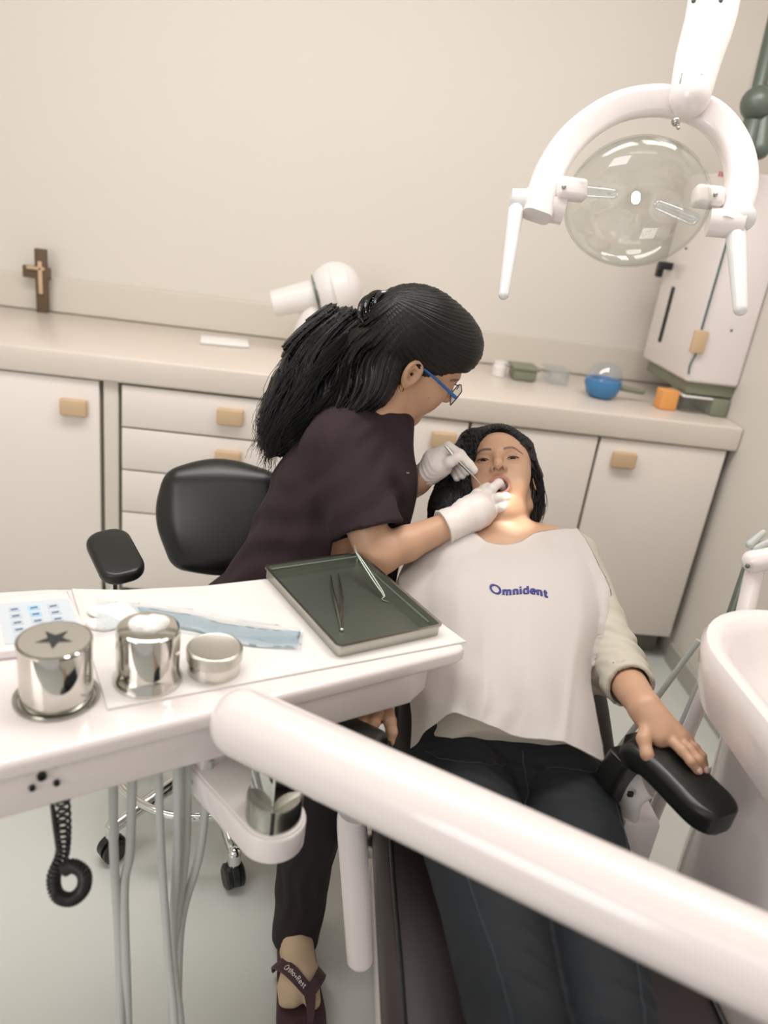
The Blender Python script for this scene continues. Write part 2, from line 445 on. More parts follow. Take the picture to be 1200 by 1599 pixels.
def nets(F, lo, h):
    inside = F < 0
    n = F.shape
    c = np.zeros((n[0] - 1, n[1] - 1, n[2] - 1), np.uint8)
    for i in (0, 1):
        for j in (0, 1):
            for k in (0, 1): c += inside[i:n[0] - 1 + i, j:n[1] - 1 + j, k:n[2] - 1 + k]
    cells = np.argwhere((c > 0) & (c < 8))
    idx = np.full(c.shape, -1, np.int64); idx[tuple(cells.T)] = np.arange(len(cells))
    acc = np.zeros((len(cells), 3)); cnt = np.zeros(len(cells))
    cor = [(i, j, k) for i in (0, 1) for j in (0, 1) for k in (0, 1)]
    val = {q: F[cells[:, 0] + q[0], cells[:, 1] + q[1], cells[:, 2] + q[2]].astype(float) for q in cor}
    for a in cor:
        for ax in range(3):
            if a[ax] == 0:
                b = list(a); b[ax] = 1; b = tuple(b)
                va, vb = val[a], val[b]; m = (va < 0) != (vb < 0)
                t = np.where(m, va / np.where(m, va - vb, 1), 0)
                p = np.tile(np.array(a, float), (len(cells), 1)); p[:, ax] += t
                acc[m] += p[m]; cnt[m] += 1
    V = lo + h * (cells + acc / cnt[:, None])
    Q = []
    for ax in range(3):
        sl0 = [slice(None)] * 3; sl1 = [slice(None)] * 3; sl0[ax] = slice(0, -1); sl1[ax] = slice(1, None)
        A, B = inside[tuple(sl0)], inside[tuple(sl1)]
        e = np.argwhere(A != B); fl = A[tuple(e.T)]
        u, v = (ax + 1) % 3, (ax + 2) % 3
        ok = (e[:, u] > 0) & (e[:, v] > 0) & (e[:, u] < c.shape[u]) & (e[:, v] < c.shape[v]) & (e[:, ax] < c.shape[ax])
        e, fl = e[ok], fl[ok]
        def g(du, dv):
            q = e.copy(); q[:, u] -= du; q[:, v] -= dv; return idx[q[:, 0], q[:, 1], q[:, 2]]
        q = np.stack([g(1, 1), g(0, 1), g(0, 0), g(1, 0)], 1)
        q[~fl] = q[~fl][:, ::-1]
        Q.append(q)
    return V, np.vstack(Q)
def keep_big(V, Q, minfrac=.02):
    """drop loose crumbs"""
    n = len(V); lab = np.arange(n)
    while True:
        m = lab[Q].min(1); new = lab.copy()
        for k in range(4): np.minimum.at(new, Q[:, k], m)
        new = new[new]
        if (new == lab).all(): break
        lab = new
    u, cts = np.unique(lab, return_counts=True); good = set(u[cts > minfrac * n])
    km = np.isin(lab, list(good)); fm = km[Q].all(1)
    mp = np.cumsum(km) - 1
    return V[km], mp[Q[fm]]
def solid_obj(name, S, h, m, parent, fine=None, colf=None, label=None, it=2, crumbs=.02, off=0):
    V, Q = S.surf(h)
    V, Q = keep_big(V, Q, crumbs)
    me = bpy.data.meshes.new(name)
    def build(V, Q):
        me = bpy.data.meshes.new(name)
        me.vertices.add(len(V)); me.vertices.foreach_set('co', np.asarray(V, np.float32).ravel())
        me.loops.add(Q.size); me.loops.foreach_set('vertex_index', Q.ravel().astype(np.int32))
        me.polygons.add(len(Q)); me.polygons.foreach_set('loop_start', np.arange(0, Q.size, 4, dtype=np.int32))
        me.update(calc_edges=True); return me
    me = build(V, Q)
    if fine is not None:
        for fmask in fine:
            bm = bmesh.new(); bm.from_mesh(me)
            cen = np.array([v.co[:] for v in bm.verts]); mk = fmask(cen)
            bm.verts.ensure_lookup_table()
            es = [e for e in bm.edges if mk[e.verts[0].index] and mk[e.verts[1].index]]
            bmesh.ops.subdivide_edges(bm, edges=es, cuts=1, use_grid_fill=True)
            bmesh.ops.triangulate(bm, faces=[f for f in bm.faces if len(f.verts) > 4])
            bm.to_mesh(me); bm.free()
    n = len(me.vertices); co = np.empty(n * 3, np.float32); me.vertices.foreach_get('co', co)
    V = S.project(co.reshape(-1, 3).astype(float), it, off)
    me.vertices.foreach_set('co', V.astype(np.float32).ravel()); me.update()
    me.polygons.foreach_set('use_smooth', np.ones(len(me.polygons), bool))
    if colf is not None:
        c = colf(V); a = me.color_attributes.new('col', 'FLOAT_COLOR', 'POINT')
        a.data.foreach_set('color', np.concatenate([c, np.ones((len(c), 1))], 1).astype(np.float32).ravel())
    o = mesh_obj(name, me, m, parent, smooth=False)
    if label: o['label'] = label
    return o
def waves(p0, d, amp, lam, width, seed=0, bend=0):
    """soft folds across direction d near p0"""
    d = norm(d); p0 = np.array(p0, float); r = np.random.RandomState(seed); ph = r.rand(3) * 6.28
    o = norm(np.cross(d, r.randn(3)))
    def fn(x, y, z):
        x = x - p0[0]; y = y - p0[1]; z = z - p0[2]
        t = x * d[0] + y * d[1] + z * d[2]; q = x * o[0] + y * o[1] + z * o[2]
        env = np.exp(-(x * x + y * y + z * z) / (width * width))
        return amp * env * np.sin(2 * PI * (t + .25 * lam * np.sin(q / lam * 1.7 + ph[0]) + bend * q) / lam + ph[1])
    return fn
def crinkle(amp, s, seed=0):
    r = np.random.RandomState(seed); D = [norm(r.randn(3)) for _ in range(5)]; F_ = s * (1 + .8 * r.rand(5)); ph = r.rand(5) * 6.28
    def fn(x, y, z):
        t = 0
        for d, f, p in zip(D, F_, ph): t = t + np.sin((x * d[0] + y * d[1] + z * d[2]) * f + p + 1.3 * np.sin((x * d[1] + y * d[2] + z * d[0]) * f * .6))
        return amp * t / 3
    return fn

# ================================================================== THE ROOM
WY, WX = 2.9, 1.325                 # back wall, right wall
CF = 2.309                          # cabinet fronts
b = BM(); bx(b, -2.7, WX + .1, -2.2, WY + .1, -.06, 0); struct('floor', b, floor_m)
b = BM(); bx(b, -2.7, WX + .1, WY, WY + .12, 0, 2.72); struct('wall_back', b, wall_m)
b = BM(); bx(b, WX, WX + .12, -2.2, WY, 0, 2.72); struct('wall_right', b, wall_m)
b = BM(); bx(b, -2.72, -2.6, -2.2, WY, 0, 2.72); struct('wall_left', b, wall_m)
b = BM(); bx(b, -2.7, WX + .1, -2.2, WY + .1, 2.72, 2.8); struct('ceiling', b, ceil_m)
b = BM(); bx(b, WX - .014, WX, -2.0, CF, 0, .075, .003); struct('baseboard_right', b, trimm)
b = BM(); bx(b, -2.6, WX, 2.45, WY, 2.40, 2.72); struct('trim_1', b, ceil_m)          # unseen soffit, added to shade the top of the back wall
b = BM(); bx(b, -2.6, WX, WY - .03, WY, .88, 1.0, .004); o = struct('trim_2', b, cabf_m)   # upstand along the wall

# ---- base cabinets
TOPZ, DT = .80, .797
def pull(parent, x, z):
    b = BM(); box(b, (x, CF - .029, z), (.078, .022, .052), None, .006); obj('pull', b, pull_m, parent)
def cabinet(x0, x1, label, name='base_cabinet', group=None):
    t = thing(name, label, 'cabinet', ((x0 + x1) / 2, CF + .28, 0), group)
    b = BM(); bx(b, x0 + .001, x1 - .001, CF + .002, WY - .03, .10, TOPZ, .002); bx(b, x0 + .02, x1 - .02, CF + .05, WY - .05, 0, .101)
    obj('body', b, gap_m, t); return t
def door(t, x0, x1, z0, z1, hx, hz):
    b = BM(); bx(b, x0 + .005, x1 - .005, CF - .018, CF + .001, z0, z1, .002); d = obj('door', b, cab_m, t)
    pull(d, hx, hz)
t = cabinet(-1.75, -.655, 'white laminate base cabinet with two wide doors at the left end of the worktop')
door(t, -1.75, -1.21, .03, DT, -1.3, .715); door(t, -1.20, -.662, .03, DT, -.738, .712)
b = BM(); bx(b, -.655, -.612, CF - .012, CF + .2, .0, TOPZ, .002); tag(obj('filler_strip', b, cabf_m), 'narrow cream filler strip between the left door cabinet and the drawer cabinet', 'panel')
t = cabinet(-.612, .042, 'white drawer cabinet with four drawers behind the black stool', 'drawer_cabinet')
zz = [DT, .664, .527, .385, .11]
for i in range(4):
    b = BM(); bx(b, -.600, .038, CF - .018, CF + .001, zz[i + 1] + .003, zz[i] - .003, .002); d = obj('drawer', b, cab_m, t); pull(d, -.277, zz[i] - .062)
t = cabinet(.042, .875, 'white double-door base cabinet behind the seated patient\'s head')
door(t, .042, .459, .105, DT, .382, .735); door(t, .459, .875, .105, DT, .54, .735)
t = cabinet(.875, WX - .016, 'white single-door base cabinet in the corner under the wall unit')
door(t, .875, 1.300, .105, DT, .964, .735)
b = BM(); bx(b, -1.8, WX - .002, CF - .03, WY - .032, TOPZ + .002, .88, .008, 3)
tag(obj('worktop', b, top_m), 'long beige stone worktop running along the back wall over the white cabinets', 'worktop')

# ---- things on the worktop
t = thing('crucifix', 'small brown crucifix standing at the back of the worktop, far left', 'crucifix', tuple(ony(68, 502, 2.84) * [1, 1, 0] + [0, 0, .881]))
cx_, cy_ = ORIG[t][0], ORIG[t][1]; ORIG_t = ORIG[t]
b = BM(); bx(b, cx_ - .02, cx_ + .02, cy_ - .01, cy_ + .01, .881, 1.095, .003); bx(b, cx_ - .062, cx_ + .03, cy_ - .009, cy_ + .009, .995, 1.035, .003); obj('cross', b, wood_m, t)
b = BM(); box(b, (cx_, cy_ - .014, 1.0), (.014, .008, .11), None, .003); box(b, (cx_ - .015, cy_ - .014, 1.03), (.06, .008, .01), None, .002); obj('figure', b, pull_m, t)
p = ony(352, 513, 2.66)
b = BM(); box(b, (p[0], p[1], .887), (.16, .1, .012), Rz(.15), .004); tag(obj('napkin_stack', b, cotton_m), 'low white stack of napkins on the worktop between crucifix and dental x-ray head', 'napkins')
# dental x-ray head on its stand
t = thing('dental_xray_head', 'blurred white dental x-ray head on a tapered stand on the worktop, behind the dentist', 'x-ray machine', (.0, 2.6, .88))
def Q(px, py, y=2.6): return ony(px, py, y)
b = BM(); a_, c_ = Q(478, 560), Q(492, 476); a_[2] = .895
tube(b, [a_, a_ + (c_ - a_) * .5, c_], [.062, .052, .036], 20, n=8); obj('stand', b, whiteb_m, t)
b = BM(); ball(b, Q(524, 452), .088, None, 24, (1.0, .9, 1.0)); tube(b, [Q(524, 452), Q(546, 446)], [.088, .072], 24); obj('head_housing', b, whiteb_m, t)
b = BM(); tube(b, [Q(500, 458), Q(428, 474)], [.05, .042], 24); obj('beam_cone', b, whiteb_m, t)
b = BM(); d_ = norm(Q(428, 474) - Q(500, 458)); tube(b, [Q(499, 458), Q(499, 458) + d_ * .012], .062, 24); obj('collar', b, grey_m, t)
# right-hand clutter
p = ony(942, 600, 2.5)
t = thing('steriliser_bowl', 'round blue bowl with a clear domed cover on the worktop near the wall unit', 'bowl', (p[0], 2.5, .881))
b = BM(); lathe(b, [(0, 0), (.035, 0), (.05, .012), (.062, .045), (.058, .062), (.05, .062), (.04, .02), (0, .015)], ((p[0], 2.5, .881), I3), 28); obj('bowl', b, ballb_m, t)
b = BM(); lathe(b, [(.058, .062), (.052, .09), (.035, .11), (0, .118)], ((p[0], 2.5, .881), I3), 28); obj('cover', b, pouch_m, t)
b = BM(); rtube(b, (p[0] + .06, 2.5, .92), (p[0] + .14, 2.5, .915), .010); obj('handle', b, green_m, t)
p = ony(1040, 628, 2.44); b = BM(); box(b, (p[0], 2.44, .913), (.058, .05, .064), Rz(.1), .004); tag(obj('carton', b, orange_m), 'small orange carton on the worktop under the wall unit', 'box')
p = ony(1080, 628, 2.46)
t = thing('storage_tub', 'clear low plastic tub beside the orange carton on the worktop', 'tub', (p[0], 2.46, .881))
b = BM(); bx(b, p[0] - .055, p[0] + .055, 2.41, 2.51, .881, .93, .006); obj('tub', b, pouch_m, t)
b = BM(); bx(b, p[0] - .058, p[0] + .058, 2.407, 2.513, .9305, .938, .003); obj('lid', b, whiteb_m, t)
p = ony(1140, 630, 2.5); b = BM(); bx(b, 1.262, 1.318, 2.40, 2.56, .881, .94, .006); tag(obj('instrument_case', b, green_m), 'dark grey-green case in the corner of the worktop against the right wall', 'case')
for i, (px, w_, h_, m_) in enumerate([(778, .05, .05, whiteb_m), (815, .08, .045, green_m), (868, .07, .05, pouch_m)]):
    p = ony(px, 590, 2.66); b = BM()
    lab = ['small white jar on the worktop behind the gap between the two heads', 'low grey-green tray on the worktop above the patient\'s head', 'small clear plastic dish on the worktop left of the blue bowl'][i]
    if i == 0: lathe(b, [(0, 0), (w_ / 2, 0), (w_ / 2, h_ * .7), (w_ * .42, h_ * .75), (w_ * .42, h_), (0, h_)], ((p[0], 2.66, .881), I3), 20)
    else: bx(b, p[0] - w_ / 2, p[0] + w_ / 2, 2.61, 2.71, .881, .881 + h_, .008); bx(b, p[0] - w_ / 2 - .006, p[0] + w_ / 2 + .006, 2.604, 2.716, .875 + h_, .883 + h_, .002)
    tag(obj(['jar', 'tray', 'dish'][i], b, m_), lab, ['jar', 'tray', 'dish'][i])

# ---- wall unit on the right wall
a_ = onx(1153, 611, WX); yn = a_[1]; zb = a_[2] + .0
nl = ony(1071, 596, yn); xl = nl[0]
fl = onx(1004, 552, xl); yf = fl[1]
ztop = ony(1133, 262, yn)[2]
print('wall unit', a_, nl, fl, ztop)
t = thing('xray_film_processor', 'tall white wall unit with a dark slot and a hanging cable, on the right wall', 'wall unit', (WX, (yn + yf) / 2, zb))
b = BM(); bx(b, xl, WX - .002, yn, yf, zb + .01, ztop, .012, 3); obj('housing', b, white_m, t)
b = BM(); bx(b, xl + .02, WX - .002, yn + .02, yf - .02, zb - .03, zb + .012, .004); obj('base_plate', b, green_m, t)
p = onx(1053, 448, xl); q = onx(1033, 535, xl)
b = BM(); bx(b, xl - .003, xl + .002, p[1] - .012, p[1] + .012, q[2], p[2], .001); obj('slot', b, dark_m, t)
p0, p1 = ony(1141, 360, yn - .008), ony(1096, 515, yn - .008)
b = BM(); tube(b, [p0 + (p0 - p1) * .55, p0, p1], .0035, 8); tube(b, [ony(1088, 552, yn - .008), ony(1078, 570, yn - .006), ony(1076, 584, yn - .003)], .003, 8, n=8); obj('cable', b, cable_m, t)
p = ony(1092, 534, yn - .008); b = BM(); box(b, p, (.045, .016, .07), None, .004); obj('cable_clip', b, pull_m, t)
p = ony(1043, 415, yn + .05); b = BM(); box(b, onx(1040, 415, xl - .02), (.05, .03, .025), None, .005); box(b, onx(1031, 421, xl - .03), (.02, .03, .05), None, .005); obj('latch', b, blackp_m, t)
for (px, py) in ((1143, 516), (1072, 388)):
    b = BM(); ball(b, ony(px, py, yn - .001), .004, None, 10); obj('screw', b, grey_m, t)
p = ony(1134, 266, yn); b = BM()
for i in range(5): box(b, (p[0] - .016 + i * .008, yn - .0015, p[2] - .012), (.005, .002, .014), None)
obj('warning_print', b, red_m, t)
# ---- jointed arm above the wall unit
t = thing('wall_arm', 'dark grey-green jointed metal arm rising from the top of the wall unit', 'arm', tuple(P(1185, 255, 2.15)))
b = BM(); rtube(b, P(1158, 262, 2.15), P(1181, 175, 2.15), .027); rtube(b, P(1186, 232, 2.15), P(1196, 150, 2.15), .03); obj('lower_arm', b, grey_m, t)
b = BM(); ball(b, P(1183, 162, 2.13), .045, None, 20); obj('joint', b, grey_m, t)
b = BM(); rtube(b, P(1183, 150, 2.15), P(1225, -30, 2.15), .02); obj('upper_arm', b, grey_m, t)

# ================================================================== DELIVERY TABLE
U = norm([.872, .489, 0]); V = norm([-.489, .872, 0]); TR = np.stack([U, V, [0, 0, 1.]], 1)
R0 = onz(735, 1012, .80)
def T(u, v, z): return R0 + U * u + V * v + np.array([0, 0, z - .80])
def uv(px, py, z): d = onz(px, py, z) - R0; return float(d @ U), float(d @ V)
TF = (T(0, 0, 0), TR)
t_tab = thing('delivery_table', 'white dental instrument table with a keypad, in front of the stool', 'instrument table', tuple(T(-.5, .18, .715)))
outer = [(-1.0, 0.0), (-.02, 0), (-.006, .006), (0, .02), (-.028, .285), (-.04, .297), (-.06, .300), (-.2, .303), (-.30, .312), (-.42, .338), (-.52, .372), (-.62, .392), (-1.0, .40)]
b = BM(); prism(b, outer, .774, .80, TF, .008, 4); top = obj('table_top', b, white_m, t_tab)
low = [(-1.0, .010), (-.09, .010), (-.05, .03), (-.06, .285), (-.2, .290), (-.30, .30), (-.42, .325), (-.52, .36), (-.62, .38), (-1.0, .385)]
b = BM(); prism(b, low, .716, .775, TF, .006, 3); obj('lower_housing', b, white_m, t_tab)
# raised mat to the right of the keypad
c0, c1, c2, c3 = uv(112, 922, .80), uv(168, 1110, .80), uv(728, 1004, .80), uv(552, 878, .80)
mt = [c1, (c2[0], c2[1] - .0), (c3[0] + .004, c3[1] - .004), (-.2, .29), (-.30, .298), (-.40, .318), c0]
b = BM(); prism(b, mt, .800, .8035, TF, .0015, 2); obj('silicone_mat', b, whiteb_m, t_tab)
# keypad console
k = [uv(-60, 962, .80), uv(4, 1024, .80), uv(140, 1008, .80), uv(108, 926, .80), uv(-60, 940, .8)]
k = [uv(-70, 1030, .81), uv(145, 1003, .81), uv(106, 925, .81), uv(-70, 940, .81)]
b = BM(); prism(b, k, .800, .814, TF, .004, 3); con = obj('console', b, white_m, t_tab)
kf = [uv(8, 1006, .815), uv(131, 993, .815), uv(106, 934, .815), uv(-4, 943, .815)]
b = BM(); prism(b, kf, .8135, .8150, TF, 0); film = obj('keypad', b, keys_m, con)
kp = [np.array(q) for q in kf]
def K(s, r):  # bilinear on film: s along, r from near to far
    return (kp[0] * (1 - s) + kp[1] * s) * (1 - r) + (kp[3] * (1 - s) + kp[2] * s) * r
for ci, s0 in enumerate((.13, .40, .67)):
    for ri in range(5):
        r0 = .08 + ri * .17
        hh = K(s0, r0); ww = [K(s0, r0), K(s0 + .16, r0), K(s0 + .16, r0 + .11), K(s0, r0 + .11)]
        mm = keyb_m if (ci == 1 and ri >= 3) else keyw_m
        b = BM(); prism(b, [tuple(q) for q in ww], .8149, .8157, TF); bt = obj('button', b, mm, con)
        b = BM(); c_ = K(s0 + .08, r0 + .05); prism(b, [(c_[0] - .0045, c_[1] - .0022), (c_[0] + .0045, c_[1] - .0022), (c_[0] + .0045, c_[1] + .0022), (c_[0] - .0045, c_[1] + .0022)], .8156, .8159, TF) if ri else lathe(b, [(0, .0003), (.003, .0003), (.003, 0), (0, 0)], (T(c_[0], c_[1], .8157), I3), 10); obj('symbol', b, keyd_m, con)
b = BM(); c_ = K(.52, .03); box(b, T(c_[0], c_[1], .8152), (.04, .0015, .0005), TR); obj('print_line', b, keyd_m, con)
# holes in the fascia
for i, (px, py, r) in enumerate(((65, 1211, .0052), (86, 1192, .0035), (48, 1200, .0035), (50, 1229, .0035), (88, 1221, .0035))):
    d = ray(px, py); o_ = T(0, .0095, 0); tt = ((o_ - CC) @ V) / (d @ V); p = CC + d * tt
    b = BM(); lathe(b, [(0, -.001), (r, -.001), (r, .004), (r * .7, .004), (r * .7, 0), (0, 0)], (p, basis(-V)), 14)
    obj('screw_hole', b, dark_m if i != 2 else brush_m, t_tab)
# instrument tray
tc = [uv(515, 1026, .806), uv(692, 990, .806), uv(556, 876, .806), uv(424, 896, .806)]
uc = sum(q[0] for q in tc) / 4; vc = sum(q[1] for q in tc) / 4
ang = .0
W_, L_ = .178, .262
print('tray corners', tc)
w0 = (np.array(tc[1]) - tc[0]); ang = math.atan2(w0[1], w0[0]) * .5 + (math.atan2((np.array(tc[2]) - tc[1])[1], (np.array(tc[2]) - tc[1])[0]) - PI / 2) * .5
W_ = (np.linalg.norm(w0) + np.linalg.norm(np.array(tc[2]) - tc[3])) / 2; L_ = (np.linalg.norm(np.array(tc[3]) - tc[0]) + np.linalg.norm(np.array(tc[2]) - tc[1])) / 2
TrR = TR @ Rz(ang); tcen = T(uc, vc, .8037)
tr = thing('instrument_tray', 'rectangular steel tray holding tweezers, on the right end of the white table', 'tray', tuple(tcen))
def ring_prism(b, w, l, r, th, z0, z1, fr):
    b2 = bmesh.new(); O = rrect(w, l, r); I = rrect(w - 2 * th, l - 2 * th, max(r - th, .001))
    vv = [[b2.verts.new((x, y, z)) for x, y in S] for S, z in ((O, z0), (O, z1), (I, z1), (I, z0))]
    n = len(O)
    for A, B in ((0, 1), (1, 2), (2, 3), (3, 0)):
        for i in range(n): b2.faces.new((vv[A][i], vv[A][(i + 1) % n], vv[B][(i + 1) % n], vv[B][i]))
    o, R = fr; b2.transform(Matrix([list(R[0]) + [o[0]], list(R[1]) + [o[1]], list(R[2]) + [o[2]], [0, 0, 0, 1]])); merge(b, b2)
b = BM(); ring_prism(b, W_, L_, .008, .0016, 0, .018, (tcen, TrR)); ring_prism(b, W_ + .006, L_ + .006, .011, .005, .0165, .019, (tcen, TrR)); obj('tray_rim', b, brush_m, tr)
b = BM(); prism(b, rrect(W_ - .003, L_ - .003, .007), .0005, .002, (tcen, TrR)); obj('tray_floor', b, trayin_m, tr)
b = BM(); box(b, tcen + TrR @ np.array([0, L_ / 2 - .012, .0165]), (W_ - .01, .004, .0045), TrR, .001); box(b, tcen + TrR @ np.array([W_ / 2 - .014, -.02, .0165]), (.003, L_ - .07, .003), TrR, .001); obj('tray_rack', b, grey_m, tr)
def onp(px, py, z): return onz(px, py, z)
# tweezers lying in the tray
tz = .8075
t = thing('tweezers', 'slim steel tweezers lying in the middle of the instrument tray', 'tweezers', tuple(onp(534, 975, tz)))
for sgn, xm, xt in ((-1, 519, 517), (1, 532, 529)):
    pts = [onp(534, 984, tz), onp(533 + sgn, 970, tz + .001), onp(524 if sgn < 0 else 535, 935, tz + .004), onp(xm, 915, tz + .003), onp(xt, 896, tz + .001)]
    b = BM(); tube(b, pts, [.0030, .0030, .0028, .0018, .001], 8, n=20, flat=((0, 0, 1), .55)); obj('arm', b, brush_m, t)
b = BM(); ball(b, onp(534, 984, tz), .0038, None, 10); obj('joint', b, brush_m, t)
# dental probe leaning over the back corner of the tray
t = thing('dental_tweezers', 'bent steel tweezers leaning against the far right corner of the tray', 'tweezers', tuple(onp(606, 938, .807)))
A0 = onz(556, 862, .845); B0 = onp(600, 930, .812)
side = norm(np.cross(B0 - A0, [0, 0, 1.]))
for sgn in (-1, 1):
    pts = [A0, A0 + (B0 - A0) * .25 + side * .0018 * sgn, A0 + (B0 - A0) * .7 + side * .0022 * sgn, B0 + side * .001 * sgn, onp(597, 936, .808), onp(608, 940, .8075)]
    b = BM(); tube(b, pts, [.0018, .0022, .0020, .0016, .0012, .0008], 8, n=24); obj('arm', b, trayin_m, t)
b = BM(); rtube(b, A0, A0 + (A0 - B0) * .06 + np.array([0, 0, .006]), .0022, .0012, 8); obj('tip', b, brush_m, t)
# steel pots
lidm = mat('satin_steel', (196, 193, 184), .38, 1, vary=(20, .03))
def pot(name, label, cen, r, h, flare=0, dome=0, lidr=None):
    t = thing(name, label, 'pot', tuple(cen))
    prof = [(0, 0), (r + flare, 0), (r + flare, .004), (r + flare * .3, .010), (r, .02), (r, h - .006), (r - .0015, h - .002), (r - .005, h)]
    if dome: prof += [(r * .6, h + dome), (0, h + dome * 1.1)]
    else: prof += [(0, h)]
    b = BM(); lathe(b, prof, (cen, I3), 56); obj('body', b, steel_m, t); return t
cA = onz(89, 1086, .802); cA[2] = .8005
zA = .0805; pA = pot('waste_cup', 'round steel cup with a star-shaped hole in its lid, in front of the keypad', cA, .0415, zA)
b = BM(); lathe(b, [(.0435, 0), (.049, 0), (.049, .003), (.0455, .003), (.0435, .002)], (cA, I3), 48); obj('collar', b, brush_m, pA)
b = BM(); st = []
for i in range(10):
    a = PI / 2 + i * PI / 5 + .32; rr_ = .021 if i % 2 == 0 else .0085; st.append((rr_ * math.cos(a), rr_ * math.sin(a)))
prism(b, st, zA - .0005, zA + .0006, (cA, TR)); obj('star_opening', b, dark_m, pA)
b = BM(); lathe(b, [(.0395, zA - .0015), (.0395, zA + .0002), (0, zA + .0002)], (cA, I3), 48); obj('lid_plate', b, lidm, pA)
b = BM(); lathe(b, [(.0405, zA - .004), (.0425, zA - .0035), (.0425, zA - .001), (.0405, zA)], (cA, I3), 48); obj('lid_rim', b, steel_m, pA)
cB = onz(231, 1060, .8035); cB[2] = .8036
pB = pot('cotton_holder', 'tall round steel cotton dispenser with cotton in its top, middle of the table', cB, .0385, .078, .0045)
S = Solid(); zt_ = cB + [0, 0, .078]
S.ell(zt_ + [0, 0, .002], (.020, .018, .008)); S.ell(zt_ + [.012, .004, .004], (.013, .012, .008), k=.006); S.ell(zt_ + [-.010, -.004, .004], (.014, .012, .007), k=.006); S.disp(crinkle(.0012, 260, 3), zt_ - .05, zt_ + .05)
c_ = solid_obj('cotton_ball', S, .0014, cotton_m, None, crumbs=.2); tag(c_, 'white wad of cotton sitting on top of the tall steel dispenser', 'cotton')
cC = onz(334, 1045, .8035); cC[2] = .8036
pC = pot('steel_tin', 'low round steel tin with a flat lid, right of the cotton dispenser', cC, .0345, .034)
b = BM(); lathe(b, [(.0352, .018), (.0362, .019), (.0362, .0325), (.034, .0348), (.0325, .0352), (.031, .0345), (0, .0345)], (cC, I3), 48); obj('lid', b, lidm, pC)
# pale blue strip in a clear pouch
L0 = [(150, 952), (215, 950), (300, 962), (380, 980), (470, 988)]; L1 = [(150, 985), (215, 975), (300, 985), (380, 1008), (462, 1014)]
def sheet(name, rowsA, rowsB, z, m, parent, nz=.002, seed=0):
    A = spline([onz(*q, z) for q in rowsA], 40); Bq = spline([onz(*q, z) for q in rowsB], 40); r = np.random.RandomState(seed)
    b = BM(); g = []
    for i in range(40):
        row = []
        for j in range(9):
            q = A[i] + (Bq[i] - A[i]) * j / 8; q = q + [0, 0, nz * (1 + math.sin(i * .5 + j * .9 + seed) * .5 + math.sin(i * .21 + seed) * .5)]
            row.append(b.verts.new(q))
        g.append(row)
    for i in range(39):
        for j in range(8): b.faces.new((g[i][j], g[i + 1][j], g[i + 1][j + 1], g[i][j + 1]))
    bmesh.ops.solidify(b, geom=list(b.faces), thickness=.0006)
    return obj(name, b, m, parent, 60)
t = thing('instrument_pouch', 'crumpled clear pouch with a pale blue paper strip lying behind the steel pots', 'pouch', tuple(onz(310, 980, .8045)))
sheet('paper_strip', L0[1:], L1[1:], .8045, bluep_m, t, .0018, 1)
sheet('clear_film', [(150, 940), (240, 944), (320, 958), (475, 986)], [(150, 990), (240, 982), (320, 990), (470, 1018)], .8075, pouch_m, t, .003, 2)
S = Solid(); 
for i, (px, py, a_, b_) in enumerate(((178, 955, .036, .026), (205, 968, .030, .018), (160, 975, .022, .016))):
    S.ell(onz(px, py, .8065), (a_, b_, .006), k=.006)
S.disp(crinkle(.0016, 170, 5), onz(178, 960, .80) - .1, onz(178, 960, .80) + .1)
tag(solid_obj('gauze', S, .0018, cotton_m, None), 'crumpled white gauze at the left end of the pale blue pouch', 'gauze')

# ================================================================== SUPPORT ARM UNDER THE TABLE
A1 = P(383, 1130, .935); B1 = P(1330, 1572, .62)
print('arm', A1, B1, P(1150, 1490, .67))
t = thing('support_arm', 'thick glossy white tubular arm crossing in front of the patient\'s legs', 'arm', tuple(A1))
dA = norm(B1 - A1)
b = BM(); tube(b, [B1, B1 + [.10, 0, -.03], (.79, .44, .62), (.80, .45, .01)], [.036, .034, .030, .030], 24, n=20); obj('arm_link', b, white_m, t)
b = BM(); rtube(b, A1, B1, .0425, .0415, 48); obj('arm_tube', b, white_m, t)
q0 = P(545, 1180, .845); 
b = BM(); box(b, P(549, 1169, .842), (.030, .008, .008), basis(norm(DOWN * .3 + FWD * .2), RIGHT * .8 - DOWN * .9), .003); obj('lock_tab', b, white_m, t)
hubc = P(428, 1262, .985); hz_ = hubc[2]
b = BM(); lathe(b, [(0, -.03), (.036, -.03), (.036, .022), (.0345, .026), (0, .026)], (hubc, I3), 48); obj('hub', b, brush_m, t)
b = BM(); box(b, hubc + [0, 0, .0] - norm(np.array([hubc[0], hubc[1], 0])) * .0355, (.005, .003, .05), basis([0, 0, 1], [1, .2, 0])); obj('hub_slot', b, dark_m, t)
kn = P(418, 1212, .975)
b = BM(); box(b, (hubc[0], hubc[1], hubc[2] + .052), (.046, .046, .055), Rz(.75), .002); box(b, (hubc[0] - .012, hubc[1], hubc[2] + .092), (.026, .02, .03), Rz(.4), .003); obj('knuckle', b, chrome_m, t)
for s_ in (-1, 1): b = BM(); ball(b, hubc + [-.02, -.02 * s_, .088], .006, None, 12); obj('knuckle_bolt', b, steel_m, t)
